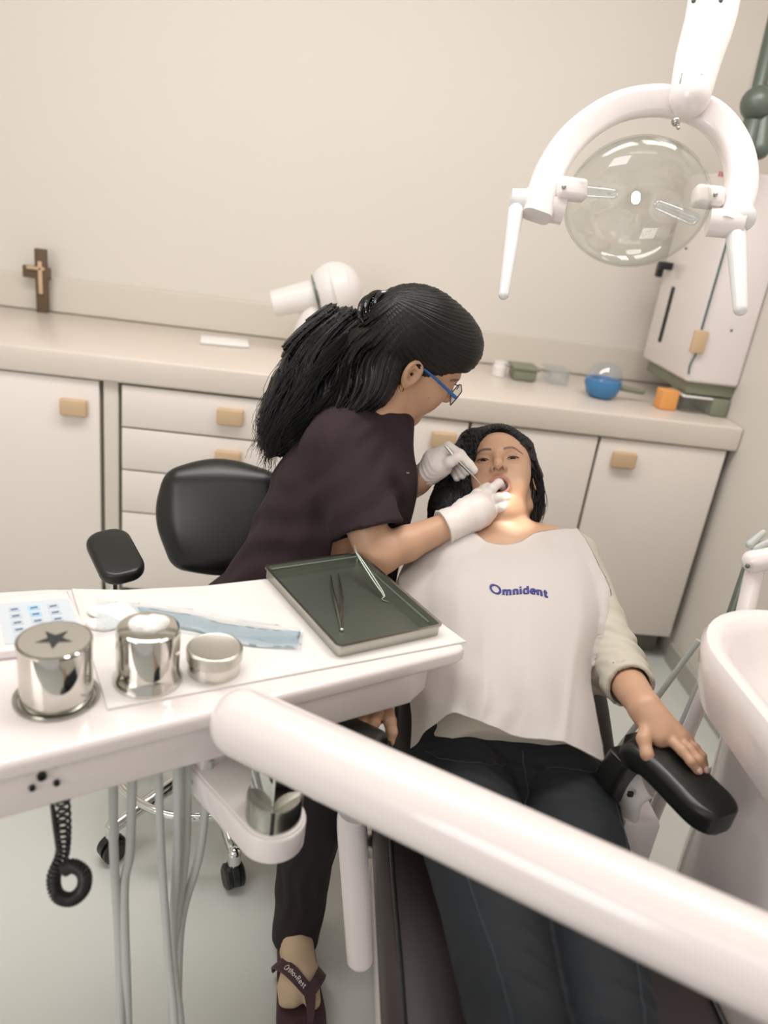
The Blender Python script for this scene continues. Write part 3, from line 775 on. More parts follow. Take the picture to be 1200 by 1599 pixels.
# bracket plate: stadium from hub back to the table's underside
e0 = np.array([hubc[0], hubc[1], 0]); e1 = onz(306, 1172, hz_ - .02); e1 = e1 * [1, 1, 0]; dd = norm(e1 - e0); LL = np.linalg.norm(e1 - e0) + .01
out = []
for i in range(21):
    a = -PI / 2 + PI * i / 20; out.append((-.043 * math.cos(a) , .043 * math.sin(a)))
out = [(x, y) for x, y in out] + [(LL, .030), (LL, -.034)]
BF = (np.array([e0[0], e0[1], 0]), np.stack([dd, np.cross([0, 0, 1], dd), [0, 0, 1.]], 1))
b = BM(); prism(b, out, hz_ - .052, hz_ - .012, BF, .004, 3); obj('bracket', b, white_m, t)
inner = [(x * .93, y * .9) for x, y in out]
b = BM(); prism(b, inner, hz_ - .013, hz_ - .009, BF, .001, 2); obj('bracket_cover', b, whiteb_m, t)
b = BM(); box(b, BF[0] + BF[1] @ np.array([LL - .035, 0, hz_ + .028]), (.05, .05, .085), BF[1], .004); obj('bracket_post', b, white_m, t)
for f_ in (.35, .72):
    b = BM(); lathe(b, [(0, .002), (.003, .002), (.004, 0), (0, 0)], (BF[0] + BF[1] @ np.array([LL * f_, .0375 - .008 * f_ + (.001), hz_ - .03]), BF[1] @ basis([0, 1, 0])), 12); obj('bolt', b, brush_m, t)

# ---- hoses
hosepaths = [[(177, 1212, .98), (178, 1330, 1.02), (186, 1480, 1.05), (188, 1640, 1.06)],
             [(207, 1205, .99), (203, 1330, 1.03), (194, 1400, 1.04), (200, 1640, 1.07)],
             [(247, 1198, 1.0), (252, 1330, 1.03), (262, 1480, 1.05), (274, 1640, 1.06)],
             [(277, 1192, 1.01), (277, 1330, 1.05), (270, 1480, 1.08), (284, 1640, 1.10)],
             [(292, 1190, 1.03), (290, 1330, 1.07), (272, 1480, 1.11), (268, 1640, 1.12)],
             [(328, 1186, 1.05), (312, 1330, 1.08), (282, 1450, 1.11), (276, 1640, 1.13)]]
hl = ['leftmost grey hose hanging below the table', 'second grey hose from the left, bending close to the leftmost one', 'thin grey hose at the left of the middle bundle below the table', 'straight grey hose in the middle of the bundle below the table', 'grey hose at the back of the bundle, crossing behind the others', 'slanting grey hose, rightmost under the table, beside the bracket']
for pth, l_ in zip(hosepaths, hl):
    b = BM(); pts = [P(*q) for q in pth]; pts[0] = pts[0] + [0, 0, 0.0]
    # carry on down to the floor, out of sight
    e = pts[-1].copy(); e2 = e + [0, -.03, -e[2] + .02]; 
    tube(b, pts + [e2], .0062 if 'thin' not in l_ else .0056, 12, n=40); tag(obj('hose', b, hose_m), l_, 'hose', 'grey hoses hanging below the instrument table')
# ---- coiled cord
t = thing('coiled_cord', 'black coiled cord looped and hanging below the left end of the table', 'cord', tuple(P(100, 1240, .92)))
cpts = spline([P(*q) for q in ((97, 1225, .90), (100, 1290, .92), (97, 1335, .93), (84, 1370, .935), (90, 1398, .935), (112, 1404, .93), (130, 1388, .925), (131, 1364, .92), (114, 1352, .918), (100, 1358, .918))], 760)
b = BM(); hel = []
tg = np.gradient(cpts, axis=0); tg /= np.linalg.norm(tg, axis=1, keepdims=True)
for i in range(760):
    a_ = norm(np.cross(tg[i], FWD)); c_ = np.cross(tg[i], a_); th = i * 2 * PI / 15.0
    hel.append(cpts[i] + (a_ * math.cos(th) + c_ * math.sin(th)) * .0070)
tube(b, hel, .0019, 6); obj('coil', b, blackp_m, t)
b = BM(); tube(b, [P(79, 1240, .905), P(86, 1285, .915), P(93, 1330, .925)], [.0022, .0035, .004], 10, n=16); obj('straight_end', b, blackp_m, t)

# ================================================================== OPERATING LAMP
t = thing('operating_lamp', 'white dental lamp with a clear shell, curved yoke and two hanging handles', 'lamp', tuple(P(1072, 170, 1.3)))
LD = 1.3
arch = [P(*q) for q in ((838, 338, LD - .01), (858, 270, LD), (900, 210, LD + .01), (965, 168, LD + .015), (1040, 158, LD + .015), (1108, 180, LD + .01), (1148, 230, LD), (1158, 290, LD - .01), (1140, 352, LD - .02))]
prof = [(x, y) for x, y in rrect(.040, .050, .012, 4)]
b = BM(); tube(b, arch, 1.0, n=60, prof=prof, ref=-FWD * .85 + DOWN * .3); obj('yoke', b, white_m, t, 50)
# swing arm above
sw = [P(*q) for q in ((1078, 150, LD - .02), (1092, 90, LD - .015), (1112, 20, LD - .01), (1125, -70, LD))]
b = BM(); tube(b, sw, [.034, .039, .043, .045], 28, n=24, flat=(FWD, .62)); ball(b, sw[0], .034, None, 24, (1, 1, 1)); obj('swing_arm', b, white_m, t)
b = BM(); rtube(b, sw[-1] + [0, 0, -.02], (.62, 1.40, 2.30), .030, .030, 20); rtube(b, (.62, 1.40, 2.28), (.62, 1.40, 2.70), .035, .035, 20); obj('ceiling_post', b, white_m, t)
b = BM(); ball(b, P(1056, 190, LD - .035), .0075, None, 14); rtube(b, P(1056, 190, LD - .03), P(1060, 200, LD - .045), .003); obj('screw', b, brush_m, t)
for (px, py) in ((1084, 0), (1126, 0)):
    b = BM(); ball(b, P(px, py + 1, LD - .036), .004, None, 10); obj('rivet', b, grey_m, t)
b = BM()   # worn print on the arm
rp = np.random.RandomState(4)
for i in range(9):
    px, py = 1078 + rp.rand() * 16, 116 + i * 3.4; box(b, P(px, py, LD - .0445), (.003 + .012 * rp.rand(), .0012, .0005), basis(-FWD, RIGHT + DOWN * (.1 + .5 * (i % 3))))
box(b, P(1064, 122, LD - .0425), (.0015, .018, .0005), basis(-FWD, RIGHT + DOWN * .2)); obj('worn_print', b, grey_m, t)
# lamp head: clear reflector dome and clear front lens
hc = P(993, 322, LD); aim = norm(P(786, 752, 1.5) - hc)
ax_x = norm(P(1093, 350, LD) - P(890, 300, LD)); 
nrm = norm(DOWN * .80 - FWD * .52 - RIGHT * .16); nrm = norm(nrm - ax_x * (nrm @ ax_x)); ax_y = np.cross(nrm, ax_x)
HR = np.stack([ax_x, ax_y, nrm], 1)
def shell(name, depth, m, parent, r=.118, ry=.118, th=.0025, z0=0, seg=64, rows=16):
    b = bmesh.new(); rings = []
    for s_, rr_ in ((1, 0), (-1, th)):
        for i in range(rows + 1):
            a = PI / 2 * (i / rows if s_ > 0 else 1 - i / rows) * .999
            R_, Z_ = (math.cos(a)), math.sin(a)
            rings.append([b.verts.new(hc + HR @ np.array([(r - rr_) * R_ * math.cos(2 * PI * k / seg), (ry - rr_) * R_ * math.sin(2 * PI * k / seg), z0 + (depth - math.copysign(rr_, depth)) * Z_])) for k in range(seg)])
    for A, B in zip(rings, rings[1:]):
        for k in range(seg): b.faces.new((A[k], A[(k + 1) % seg], B[(k + 1) % seg], B[k]))
    A, B = rings[-1], rings[0]
    for k in range(seg): b.faces.new((A[k], A[(k + 1) % seg], B[(k + 1) % seg], B[k]))
    return obj(name, b, m, parent, 60)
shell('reflector', -.078, glass_m, t); shell('front_lens', .048, glass_m, t, z0=.002)
b = BM(); lathe(b, [(.1165, -.003), (.1195, -.003), (.1195, .004), (.1165, .004)], (hc, HR), 64); obj('lens_rim', b, glass_m, t)
b = BM(); rtube(b, hc - nrm * .03, hc - nrm * .018, .007, .007, 16); obj('bulb', b, bulb_m, t)
b = BM(); rtube(b, hc - ax_x * .10 + nrm * -.004, hc - ax_x * .04 - nrm * .02, .011, .009, 20); obj('bulb_carrier', b, pouch_m, t); b = BM(); rtube(b, hc + ax_x * .10 + nrm * -.004, hc + ax_x * .04 - nrm * .02, .011, .009, 20); obj('bulb_carrier', b, pouch_m, t)
for s_, px, py in ((-1, 893, 296), (1, 1106, 308)):
    b = BM(); box(b, P(px, py, LD - .02), (.050, .034, .03), basis(-FWD, RIGHT + DOWN * .12), .008); obj('side_mount', b, white_m, t)
    b = BM(); ball(b, P(px - 12 * -s_ * 1.0, py - 4, LD - .037), .004, None, 10); obj('mount_screw', b, brush_m, t)
b = BM(); tube(b, [P(818, 316, LD), P(880, 328, LD)], .024, 28); obj('pivot_block', b, white_m, t)
b = BM(); tube(b, [P(1106, 346, LD - .01), P(1160, 350, LD - .02)], .024, 28); obj('pivot_block', b, white_m, t)
b = BM(); tube(b, [P(797, 312, LD), P(819, 316, LD)], [.018, .022], 24); rtube(b, P(806, 330, LD - .01), P(787, 460, LD - .06), .0135, .0085, 20); obj('handle', b, paleb_m, t, label='pale handle hanging on the left of the lamp')
b = BM(); ball(b, P(1158, 340, LD - .02), .024, None, 20); rtube(b, P(1150, 365, LD - .02), P(1157, 482, LD - .06), .0165, .0115, 20); obj('handle', b, paleb_m, t, label='pale handle hanging on the right of the lamp')
sp = bpy.data.lights.new('lamp_beam', 'SPOT'); sp.energy = 20; sp.spot_size = math.radians(9.0); sp.spot_blend = .25; sp.shadow_soft_size = .012; sp.color = (1, .95, .86)
so = bpy.data.objects.new('lamp_beam', sp); COL.objects.link(so); so.location = hc - nrm * 0 + aim * .055
so.rotation_euler = Vector(P(802, 812, 1.50) - np.array(so.location)).to_track_quat('-Z', 'Y').to_euler()

# ================================================================== STOOL
SCx, SCy = -.19, 1.45
t = thing('dentist_stool', 'black leather swivel stool on a chrome five-castor base, under the dentist', 'stool', (SCx, SCy, 0))
b = BM(); lathe(b, [(0, .415), (.17, .415), (.195, .43), (.20, .455), (.19, .478), (.15, .490), (0, .492)], ((SCx + .06, SCy, 0), I3), 48); obj('seat', b, black_m, t)
# backrest: thick curved pad facing the dentist
bc = P(338, 806, 1.74); bn = norm(np.array([.75, -.62, .12]))
bR = basis(bn, [0, 0, 1]); bR = np.stack([np.cross(bR[:, 0], bn) * -1, bR[:, 0], bn], 1)   # x sideways, y up, z to sitter
S = Solid(); S.frame(bc, np.stack([norm(P(430, 806, 1.76) - P(250, 815, 1.74)), norm(-DOWN), norm(np.cross(norm(P(430, 806, 1.76) - P(250, 815, 1.74)), norm(-DOWN)))], 1))
S.ell((0.01, .0, 0), (.142, .128, .03)); S.box((.02, -.01, 0), (.115, .10, .022), rd=.02, k=.06)
S.disp(lambda x, y, z: 0 * x, bc - .3, bc + .3)
solid_obj('backrest', S, .005, black_m, t)
b = BM(); fr_ = S.fr; q = [fr_[0] + fr_[1] @ np.array([x, y, .030]) for x, y in ((-.04, -.04), (.0, -.043), (.06, -.036))]; tube(b, q, .0018, 8, n=16); obj('stitched_seam', b, blackp_m, t)
b = BM(); tube(b, [fr_[0] + fr_[1] @ np.array([.05, -.08, -.02]), (SCx + .0, SCy + .20, .5), (SCx + .02, SCy + .12, .40), (SCx + .05, SCy, .405)], .011, 12, n=24); obj('back_bar', b, chrome_m, t)
# arm pad
pc = P(180, 868, 1.55); aR = basis(norm([.0, -.25, 1]), norm(P(196, 905, 1.5) - P(160, 822, 1.58)))
b = BM(); prism(b, rrect(.155, .088, .036, 8), -.014, .014, (pc, aR), .01, 4); obj('arm_pad', b, black_m, t)
b = BM(); tube(b, [pc - [0, 0, .012], pc - [0, 0, .1], (pc[0] + .06, pc[1] + .03, .44), (SCx, SCy, .405)], .009, 10, n=24); obj('arm_bracket', b, chrome_m, t)
b = BM(); lathe(b, [(0, .09), (.028, .09), (.028, .25), (.018, .25), (.018, .415), (0, .415)], ((SCx, SCy, 0), I3), 28); obj('gas_lift', b, chrome_m, t)
b = BM(); ring = [(SCx + .205 * math.cos(2 * PI * i / 64), SCy + .205 * math.sin(2 * PI * i / 64), .175) for i in range(64)]; tube(b, ring, .009, 12, closed=True)
obj('foot_ring', b, chrome_m, t)
a0 = math.atan2(1.233 - SCy, -.089 - SCx)
for i in range(5):
    a = a0 - i * 2 * PI / 5; c_, s_ = math.cos(a), math.sin(a); tip = np.array([SCx + .232 * c_, SCy + .232 * s_, 0])
    b = BM(); tube(b, [(SCx, SCy, .14), (SCx + .12 * c_, SCy + .12 * s_, .115), tip + [0, 0, .085]], [.02, .016, .013], 14, n=10); rtube(b, tip + [0, 0, .062], tip + [0, 0, .09], .014, .015, 16); obj('leg', b, chrome_m, t)
    b = BM(); wR = basis([-s_, c_, 0], [0, 0, 1])
    for g_ in (-1, 1):
        lathe(b, [(0, -.008), (.022, -.008), (.0275, -.004), (.0275, .004), (.022, .008), (0, .008)], (tip + [0, 0, .0285] + wR[:, 2] * g_ * .013, wR), 24)
    S2 = [tip + [0, 0, .03]]
    lathe(b, [(0, -.012), (.020, -.012), (.029, -.006), (.030, .006), (.0, .006)], (tip + [0, 0, .034], np.stack([wR[:, 0], wR[:, 1], wR[:, 2]], 1)), 20)
    obj('castor', b, blackp_m, t)

# ================================================================== PATIENT CHAIR
CXc = .385
t = thing('dental_chair', 'reclined dental chair with dark brown upholstery and black bent armrests', 'dental chair', (CXc, .95, 0))
def pad(name, path, wid, th, m, parent, nn=30, rd=.02):
    b = BM(); prof = rrect(th, 1.0, .02, 5); N = nn; pts = spline(path, N); ws = np.interp(np.linspace(0, 1, N), np.linspace(0, 1, len(wid)), wid)
    rings = []
    for i in range(N):
        tg_ = norm(pts[min(i + 1, N - 1)] - pts[max(i - 1, 0)]); up = norm(np.cross([1., 0, 0], tg_)); 
        if up[2] < 0: up = -up
        e = min(i, N - 1 - i); f = 1 if e >= 4 else math.sqrt(1 - (1 - (e + .3) / 4.3) ** 2)
        rr_ = rrect(ws[i] * (.88 + .12 * f), th * (.35 + .65 * f), min(th * .4, .028) * (.35 + .65 * f), 6)
        rings.append([b.verts.new(pts[i] + np.array([1., 0, 0]) * x + up * y) for x, y in rr_])
    S_ = len(rings[0])
    for A, B in zip(rings, rings[1:]):
        for k_ in range(S_): b.faces.new((A[k_], A[(k_ + 1) % S_], B[(k_ + 1) % S_], B[k_]))
    b.faces.new(rings[0][::-1]); b.faces.new(rings[-1]); return obj(name, b, m, parent, 50)
pad('seat_cushion', [(CXc, 1.10, .425), (CXc, .95, .42), (CXc, .7, .43), (CXc, .5, .425), (CXc, .25, .375), (CXc, -.05, .30)], [.46, .465, .465, .465, .45, .40], .075, brown_m, t, 44)
pad('backrest', [(CXc, 1.06, .47), (CXc, 1.18, .575), (CXc, 1.30, .665), (CXc, 1.40, .725)], [.42, .40, .36, .28], .06, brown_m, t, 30)
pad('headrest', [(CXc, 1.42, .755), (CXc, 1.48, .775), (CXc, 1.54, .80)], [.13, .15, .12], .045, brown_m, t, 16)
b = BM(); tube(b, [(CXc, 1.30, .63), (CXc, 1.42, .72), (CXc, 1.48, .76)], .018, 12, n=10, flat=((0, 0, 1), .5)); obj('headrest_bar', b, brush_m, t)
for sx in (-1, 1):
    b = BM(); tube(b, spline([(CXc + sx * .205, 1.08, .466), (CXc + sx * .21, .9, .462), (CXc + sx * .21, .7, .471), (CXc + sx * .21, .5, .466), (CXc + sx * .20, .25, .416)], 40), .0035, 8); obj('piping', b, black_m, t)
b = BM(); prism(b, rrect(.30, .62, .06, 8, CXc, .92), .03, .30, None, .02); prism(b, rrect(.36, .95, .06, 8, CXc, .85), .0, .045, None, .01); obj('chair_base', b, white_m, t)
b = BM(); prism(b, rrect(.36, .80, .05, 8, CXc, .80), .29, .392, None, .02); obj('under_frame', b, white_m, t)
b = BM(); tube(b, [(CXc, 1.10, .38), (CXc, 1.22, .55), (CXc, 1.34, .64)], .05, 20, n=12, flat=((0, 1, 0), .5)); obj('back_support', b, white_m, t)
# the upright side bar left of the seat
p0, p1 = P(550, 1290, 1.30), P(562, 1500, 1.36)
b = BM(); tube(b, [p0 + [0, 0, .03], p0, p0 + (p1 - p0) * .5, p1], [.026, .026, .025, .023], 24, n=16, flat=(FWD, .8)); ball(b, p1, .0225, None, 20, (1, .8, .8)); obj('side_lever', b, white_m, t)
b = BM(); box(b, (p0[0] + .05, p0[1] + .02, .36), (.1, .04, .03), None, .006); obj('lever_mount', b, brush_m, t)
# armrests: bent black pads on white brackets
pr = [P(962, 1232, 1.20), P(975, 1200, 1.175), P(998, 1172, 1.155), P(1030, 1186, 1.125), P(1088, 1243, 1.075), P(1133, 1287, 1.035)]
print('armrest', [list(np.round(q, 3)) for q in pr])
def arm_rest(mirror, lab):
    f = (lambda q: np.array([2 * CXc - .145 - q[0], q[1] - .0, q[2] - .01])) if mirror else (lambda q: np.array(q))
    pr_ = pr[:4] + [pr[3] + (pr[4] - pr[3]) * .5, pr[3] + (pr[4] - pr[3]) * .9] if mirror else pr
    pts = [f(q) for q in pr_]; pts = spline(pts, 60)
    b = BM(); rings = []; N = 60
    for i in range(N):
        tg_ = norm(pts[min(i + 1, N - 1)] - pts[max(i - 1, 0)]); sd = norm(np.cross(tg_, [0, 0, 1.])) ; 
        if i < 20: sd = norm(np.cross(norm(pts[-1] - pts[24]), [0, 0, 1.]))
        sd = norm(sd - tg_ * (sd @ tg_)); up = np.cross(sd, tg_)
        e = N - 1 - i; ff = 1 if e >= 9 else math.sqrt(max(0, 1 - (1 - (e + .05) / 9.05) ** 2)); 
        rings.append([b.verts.new(pts[i] + sd * x + up * y) for x, y in rrect(.078 * (.35 + .65 * ff), .040 * (.85 + .15 * ff), .0115 * (.6 + .4 * ff), 5)])
    S_ = len(rings[0])
    for A, B in zip(rings, rings[1:]):
        for k_ in range(S_): b.faces.new((A[k_], A[(k_ + 1) % S_], B[(k_ + 1) % S_], B[k_]))
    b.faces.new(rings[0][::-1]); b.faces.new(rings[-1]); obj('armrest', b, black_m, t, 40, label=lab)
    s_ = -1 if mirror else 1
    q0 = f(pr[0]); q1 = f(P(990, 1250, 1.17))
    b = BM(); tube(b, [f(P(1012, 1222, 1.15)), f(P(988, 1236, 1.175)), f(P(978, 1262, 1.2))], [.022, .026, .03], 20, n=10, flat=((1, .2, 0), .5)); obj('bracket', b, whiteb_m, t)
    b = BM(); box(b, f(P(985, 1240, 1.145)), (.009, .006, .009), None, .002); obj('bracket_bolt', b, blackp_m, t)
    if mirror: return
    b = BM(); c_ = f(P(984, 1290, 1.22)); bx(b, min(c_[0] - .03, c_[0] + .03), c_[0] + .03, c_[1] - .035, c_[1] + .03, .33, f(P(980, 1250, 1.2))[2] - .01, .008); bx(b, min(c_[0], CXc + s_ * .14), max(c_[0], CXc + s_ * .14), c_[1] - .03, c_[1] + .03, .30, .36, .006); obj('bracket_post', b, white_m, t)
arm_rest(False, 'black bent armrest under the patient\'s open hand'); arm_rest(True, 'black bent armrest on the table side')

# ================================================================== CUSPIDOR UNIT AT THE RIGHT
t = thing('cuspidor_unit', 'white dental water unit with a spittoon basin, at the right edge beside the armrest', 'water unit', (.9, .80, 0))
bt_ = .865
def basin():
    b = bmesh.new(); rings = []
    spec = [(.44, .56, .16, .765, 0), (.455, .575, .16, .79, 0), (.47, .59, .17, .825, 0), (.475, .595, .17, .850, 0), (.468, .588, .17, .862, 0), (.450, .570, .165, bt_, 0), (.425, .545, .155, .862, 0), (.40, .52, .15, .845, 0), (.36, .48, .14, .815, 0), (.30, .42, .12, .79, 0), (.15, .2, .06, .775, 0), (.04, .05, .015, .772, 0)]
    for w_, l_, r_, z_, _ in spec: rings.append([b.verts.new((.822 + x, .775 + y, z_)) for x, y in rrect(w_, l_, r_, 10)])
    n = len(rings[0])
    for A, B in zip(rings, rings[1:]):
        for k_ in range(n): b.faces.new((A[k_], A[(k_ + 1) % n], B[(k_ + 1) % n], B[k_]))
    b.faces.new(rings[0][::-1]); b.faces.new(rings[-1]); return b
obj('basin', basin(), white_m, t, 50)
b = bmesh.new(); rings = []
for w_, l_, r_, z_ in ((.34, .50, .14, .0), (.36, .52, .14, .02), (.37, .53, .15, .25), (.38, .54, .15, .45), (.39, .54, .16, .62), (.40, .55, .16, .72), (.41, .55, .16, .775)):
    rings.append([b.verts.new((.855 + x, .775 + y, z_)) for x, y in rrect(w_, l_, r_, 10)])
n_ = len(rings[0])
for A, B in zip(rings, rings[1:]):
    for k_ in range(n_): b.faces.new((A[k_], A[(k_ + 1) % n_], B[(k_ + 1) % n_], B[k_]))
b.faces.new(rings[0][::-1]); b.faces.new(rings[-1]); obj('column', b, white_m, t, 50)
b = BM(); pp = [(.885 - .194, .775 + .04 * 1, .40)]; 
arcp = [onx(px, py, .688) for px, py in ((1096, 1215), (1115, 1200), (1140, 1210), (1160, 1240), (1172, 1262))]
tube(b, arcp, .004, 8, n=24); obj('door_seam', b, hose_m, t)
# arms carrying the suction holder behind the basin
b = BM(); rtube(b, P(1158, 985, 1.42), P(1186, 862, 1.44), .017, .017, 20); obj('holder_arm', b, white_m, t)
b = BM(); rtube(b, P(1135, 990, 1.47), P(1172, 880, 1.5), .012, .012, 16); obj('holder_arm', b, grey_m, t)
b = BM(); rtube(b, P(1178, 876, 1.42), P(1225, 868, 1.42), .022, .022, 24); obj('holder_head', b, white_m, t)
b = BM(); rtube(b, P(1172, 850, 1.42), P(1192, 832, 1.42), .008, .006, 12); rtube(b, P(1180, 856, 1.42), P(1215, 840, 1.42), .008, .006, 12); obj('suction_tip', b, hose_m, t)
b = BM(); ball(b, P(1168, 884, 1.39), .0045, None, 10); obj('screw', b, grey_m, t)
b = BM(); bx(b, .80, .98, .9, 1.22, .60, .66, .01); tube(b, [P(1158, 985, 1.42), (P(1158, 985, 1.42) * [1, 1, 0]) + [0, 0, .65]], .015, 14); obj('holder_base', b, white_m, t)
# poles behind
b = BM(); tube(b, [P(1092, 1000, 1.5), P(1030, 1085, 1.55), P(960, 1178, 1.6)], .006, 10, n=12); obj('drain_hose', b, hose_m, t)
b = BM(); tube(b, [P(1112, 1055, 1.3), P(1010, 1300, 1.42), P(975, 1385, 1.47)], .0125, 16, n=10); obj('support_pole', b, white_m, t)
b = BM(); tube(b, [P(1098, 1065, 1.36), P(1000, 1290, 1.50), P(965, 1370, 1.55)], .010, 14, n=10); obj('support_pole', b, hose_m, t)

# ================================================================== PEOPLE
SKIN = np.array(lin((190, 150, 122))[:3]); LIP = np.array(lin((168, 112, 98))[:3]); BROW = np.array(lin((78, 56, 46))[:3])
def cv(r, d, f): return RIGHT * r + DOWN * d + FWD * f      # camera-direction vector
def head_ops(S, O, R, jaw=0.0, sc=1.0):
    """O: point midway between ears at eye height; R columns: left, back, up"""
    S.frame(O, R, sc)
    S.ell((0, .016, .036), (.0735, .093, .076), k=0)
    S.ell((0, -.030, .012), (.063, .056, .068), k=.03)
    S.ell((0, -.030, -.030), (.056, .052, .060), k=.03)
    for s in (-1, 1):
        S.cap((.054 * s, .008, -.045), (.050 * s, -.006, -.070 - jaw * .5), .012, .010, k=.03)
        S.cap((.050 * s, -.006, -.070 - jaw * .5), (.014 * s, -.064, -.100 - jaw), .014, .013, k=.025)
        S.ell((.040 * s, -.056, -.022), (.021, .021, .018), k=.03)
        S.ell((.036 * s, -.055, -.052 - jaw * .4), (.019, .022, .024), k=.03)
    S.ell((0, -.070, -.101 - jaw), (.017, .014, .013), k=.022)
    S.ell((0, -.040, -.085 - jaw * .8), (.036, .036, .024), k=.03)
    S.ell((0, -.068, -.060), (.026, .021, .022), k=.02)
    S.cap((-.026, -.079, .017), (.026, -.079, .017), .008, k=.02)            # brow
    for s in (-1, 1):
        S.ell((.031 * s, -.097, -.001), (.016, .015, .0115), k=.016, kind='sub')   # sockets
        S.ell((.0315 * s, -.0735, -.001), (.0150, .0145, .0128), k=.004)             # lids
        S.ell((.0315 * s, -.0880, -.0045), (.0118, .007, .0028), k=.0022, kind='sub')       # opening
    # nose
    S.chain([(0, -.084, .010), (0, -.093, -.008), (0, -.104, -.026), (0, -.1055, -.032)], [.0065, .0068, .0078, .0088], k=.010)
    S.cap((0, -.09, -.030), (0, -.104, -.034), .009, .0075, k=.006)
    for s in (-1, 1):
        S.ell((.0115 * s, -.0945, -.0345), (.0068, .0095, .0068), k=.006)
    for s in (-1, 1): S.ell((.0064 * s, -.1000, -.0405), (.0040, .0060, .0068), k=.0015, kind='sub')
    return S
def ear(S, s):
    R = basis(norm((s * .93, -.22, .05)), (0, .18, 1)); c = np.array((.073 * s, .012, -.006))
    S.ell(c + R @ np.array([.0, 0, .002]), (.030, .0165, .006), R, k=.006)
    S.tor(c + R @ np.array([.004, 0, .006]), R, .023, .0135, .0042, k=.004)
    S.ell(c + R @ np.array([-.022, .0, .005]), (.009, .0075, .004), R, k=.005)
    S.ell(c + R @ np.array([-.001, .0 * s, .010]), (.0125, .0078, .0095), R, k=.0015, kind='sub'); S.cap(c + R @ np.array([-.003, -.002, .01]), c + R @ np.array([-.003, -.002, -.006]), .0034, k=.001, kind='sub'); S.tor(c + R @ np.array([.007, 0, .0035]), R, .013, .0075, .0018, k=.002)
    S.ell(c + R @ np.array([.010, -.002 * s, .012]), (.006, .0085, .0045), R, k=.002, kind='sub')
def eyes(parent, O, R, look=(0, -.86, -.5), sc=1.0):
    look = norm(R @ np.array(look, float))
    for s in (-1, 1):
        c = O + R @ np.array([.0315 * s, -.0730, -.0015]) * sc; b = BM(); ball(b, c, .0127 * sc, basis(look), 28); o = obj('eye', b, lens_m, parent)
        me = o.data; n = len(me.vertices); co = np.empty(n * 3, np.float32); me.vertices.foreach_get('co', co); co = co.reshape(-1, 3) + ORIG[parent] - c
        d = (co @ look) / (.0127 * sc); cl = np.tile(np.array(lin((206, 196, 188))[:3]), (n, 1)); cl[d > .82] = lin((62, 38, 28))[:3]; cl[d > .965] = .005
        a = me.color_attributes.new('col', 'FLOAT_COLOR', 'POINT'); a.data.foreach_set('color', np.concatenate([cl, np.ones((n, 1))], 1).astype(np.float32).ravel())

def finger(S, pts, r0=.0085, r1=.0068, k=.004):
    n = len(pts); S.chain(pts, list(np.linspace(r0, r1, n)), k=k)

# ------------------------------------------------------------------ PATIENT
PT = thing('person', 'patient in a white bib, beige top and navy jeans lying back with mouth open', 'person', (CXc, .95, .46))
vdir = norm(ray(785, 740)); toward = -vdir
rgt = norm(RIGHT - vdir * (RIGHT @ vdir)); iup = np.cross(rgt, vdir); iup = iup if iup @ DOWN < 0 else -iup
rl = math.radians(4); iu = iup * math.cos(rl) - rgt * math.sin(rl); rg = rgt * math.cos(rl) + iup * math.sin(rl)
th = math.radians(33)
f_ = toward * math.cos(th) + iu * math.sin(th); u_ = iu * math.cos(th) - toward * math.sin(th)
HRp = np.stack([rg, -f_, u_], 1)
HS = .935
HOp = P(778, 715, 1.545) - HRp @ np.array([0, -.083, 0]) * HS
JAW = .022
S = Solid(); head_ops(S, HOp, HRp, JAW, HS)
S.ell((0, -.082, -.073), (.0205, .026, .0175), k=.006, kind='sub')                    # open mouth
S.ell((0, -.060, -.076), (.018, .020, .016), k=.004, kind='sub')
S.tor((0, -.0855, -.072), basis((0, -.95, -.10), (1, 0, 0)), .0205, .0185, .0036, k=.006, bend=-9)
for s in (-1, 1): ear(S, s)
S.world()
nb = P(788, 838, 1.515); chinw = HOp + HRp @ np.array([0, .03, -.05])
S.chain([chinw, (chinw + nb) / 2 + [0, .008, -.004], nb + [0, .01, -.025]], [.047, .046, .054], k=.016)
S.cap(P(735, 868, 1.50), P(845, 862, 1.52), .05, .05, k=.05)
CH = P(785, 905, 1.44)
# trunk inside the clothes
hipP = np.array([.368, .985, .545])
S.cap(P(725, 885, 1.49), P(855, 880, 1.51), .058, k=.04); S.chain([P(745, 900, 1.47), hipP + [-.06, .03, .02]], [.058, .060], k=.04); S.chain([P(835, 900, 1.49), hipP + [.06, .03, .02]], [.058, .060], k=.04)
Lsh, Lel, Lwr = P(893, 876, 1.50), P(960, 1036, 1.345), P(1008, 1106, 1.155)
Rsh, Rel, Rwr = P(672, 898, 1.49), P(612, 1030, 1.39), P(586, 1092, 1.20)
S.chain([Lsh, Lel], [.042, .036], k=.02); S.cap(Lel, Lwr + (Lel - Lwr) * .0, .035, .0235, k=.008)
S.chain([Rsh, Rel], [.042, .036], k=.02); S.cap(Rel, Rwr, .034, .0235, k=.008)
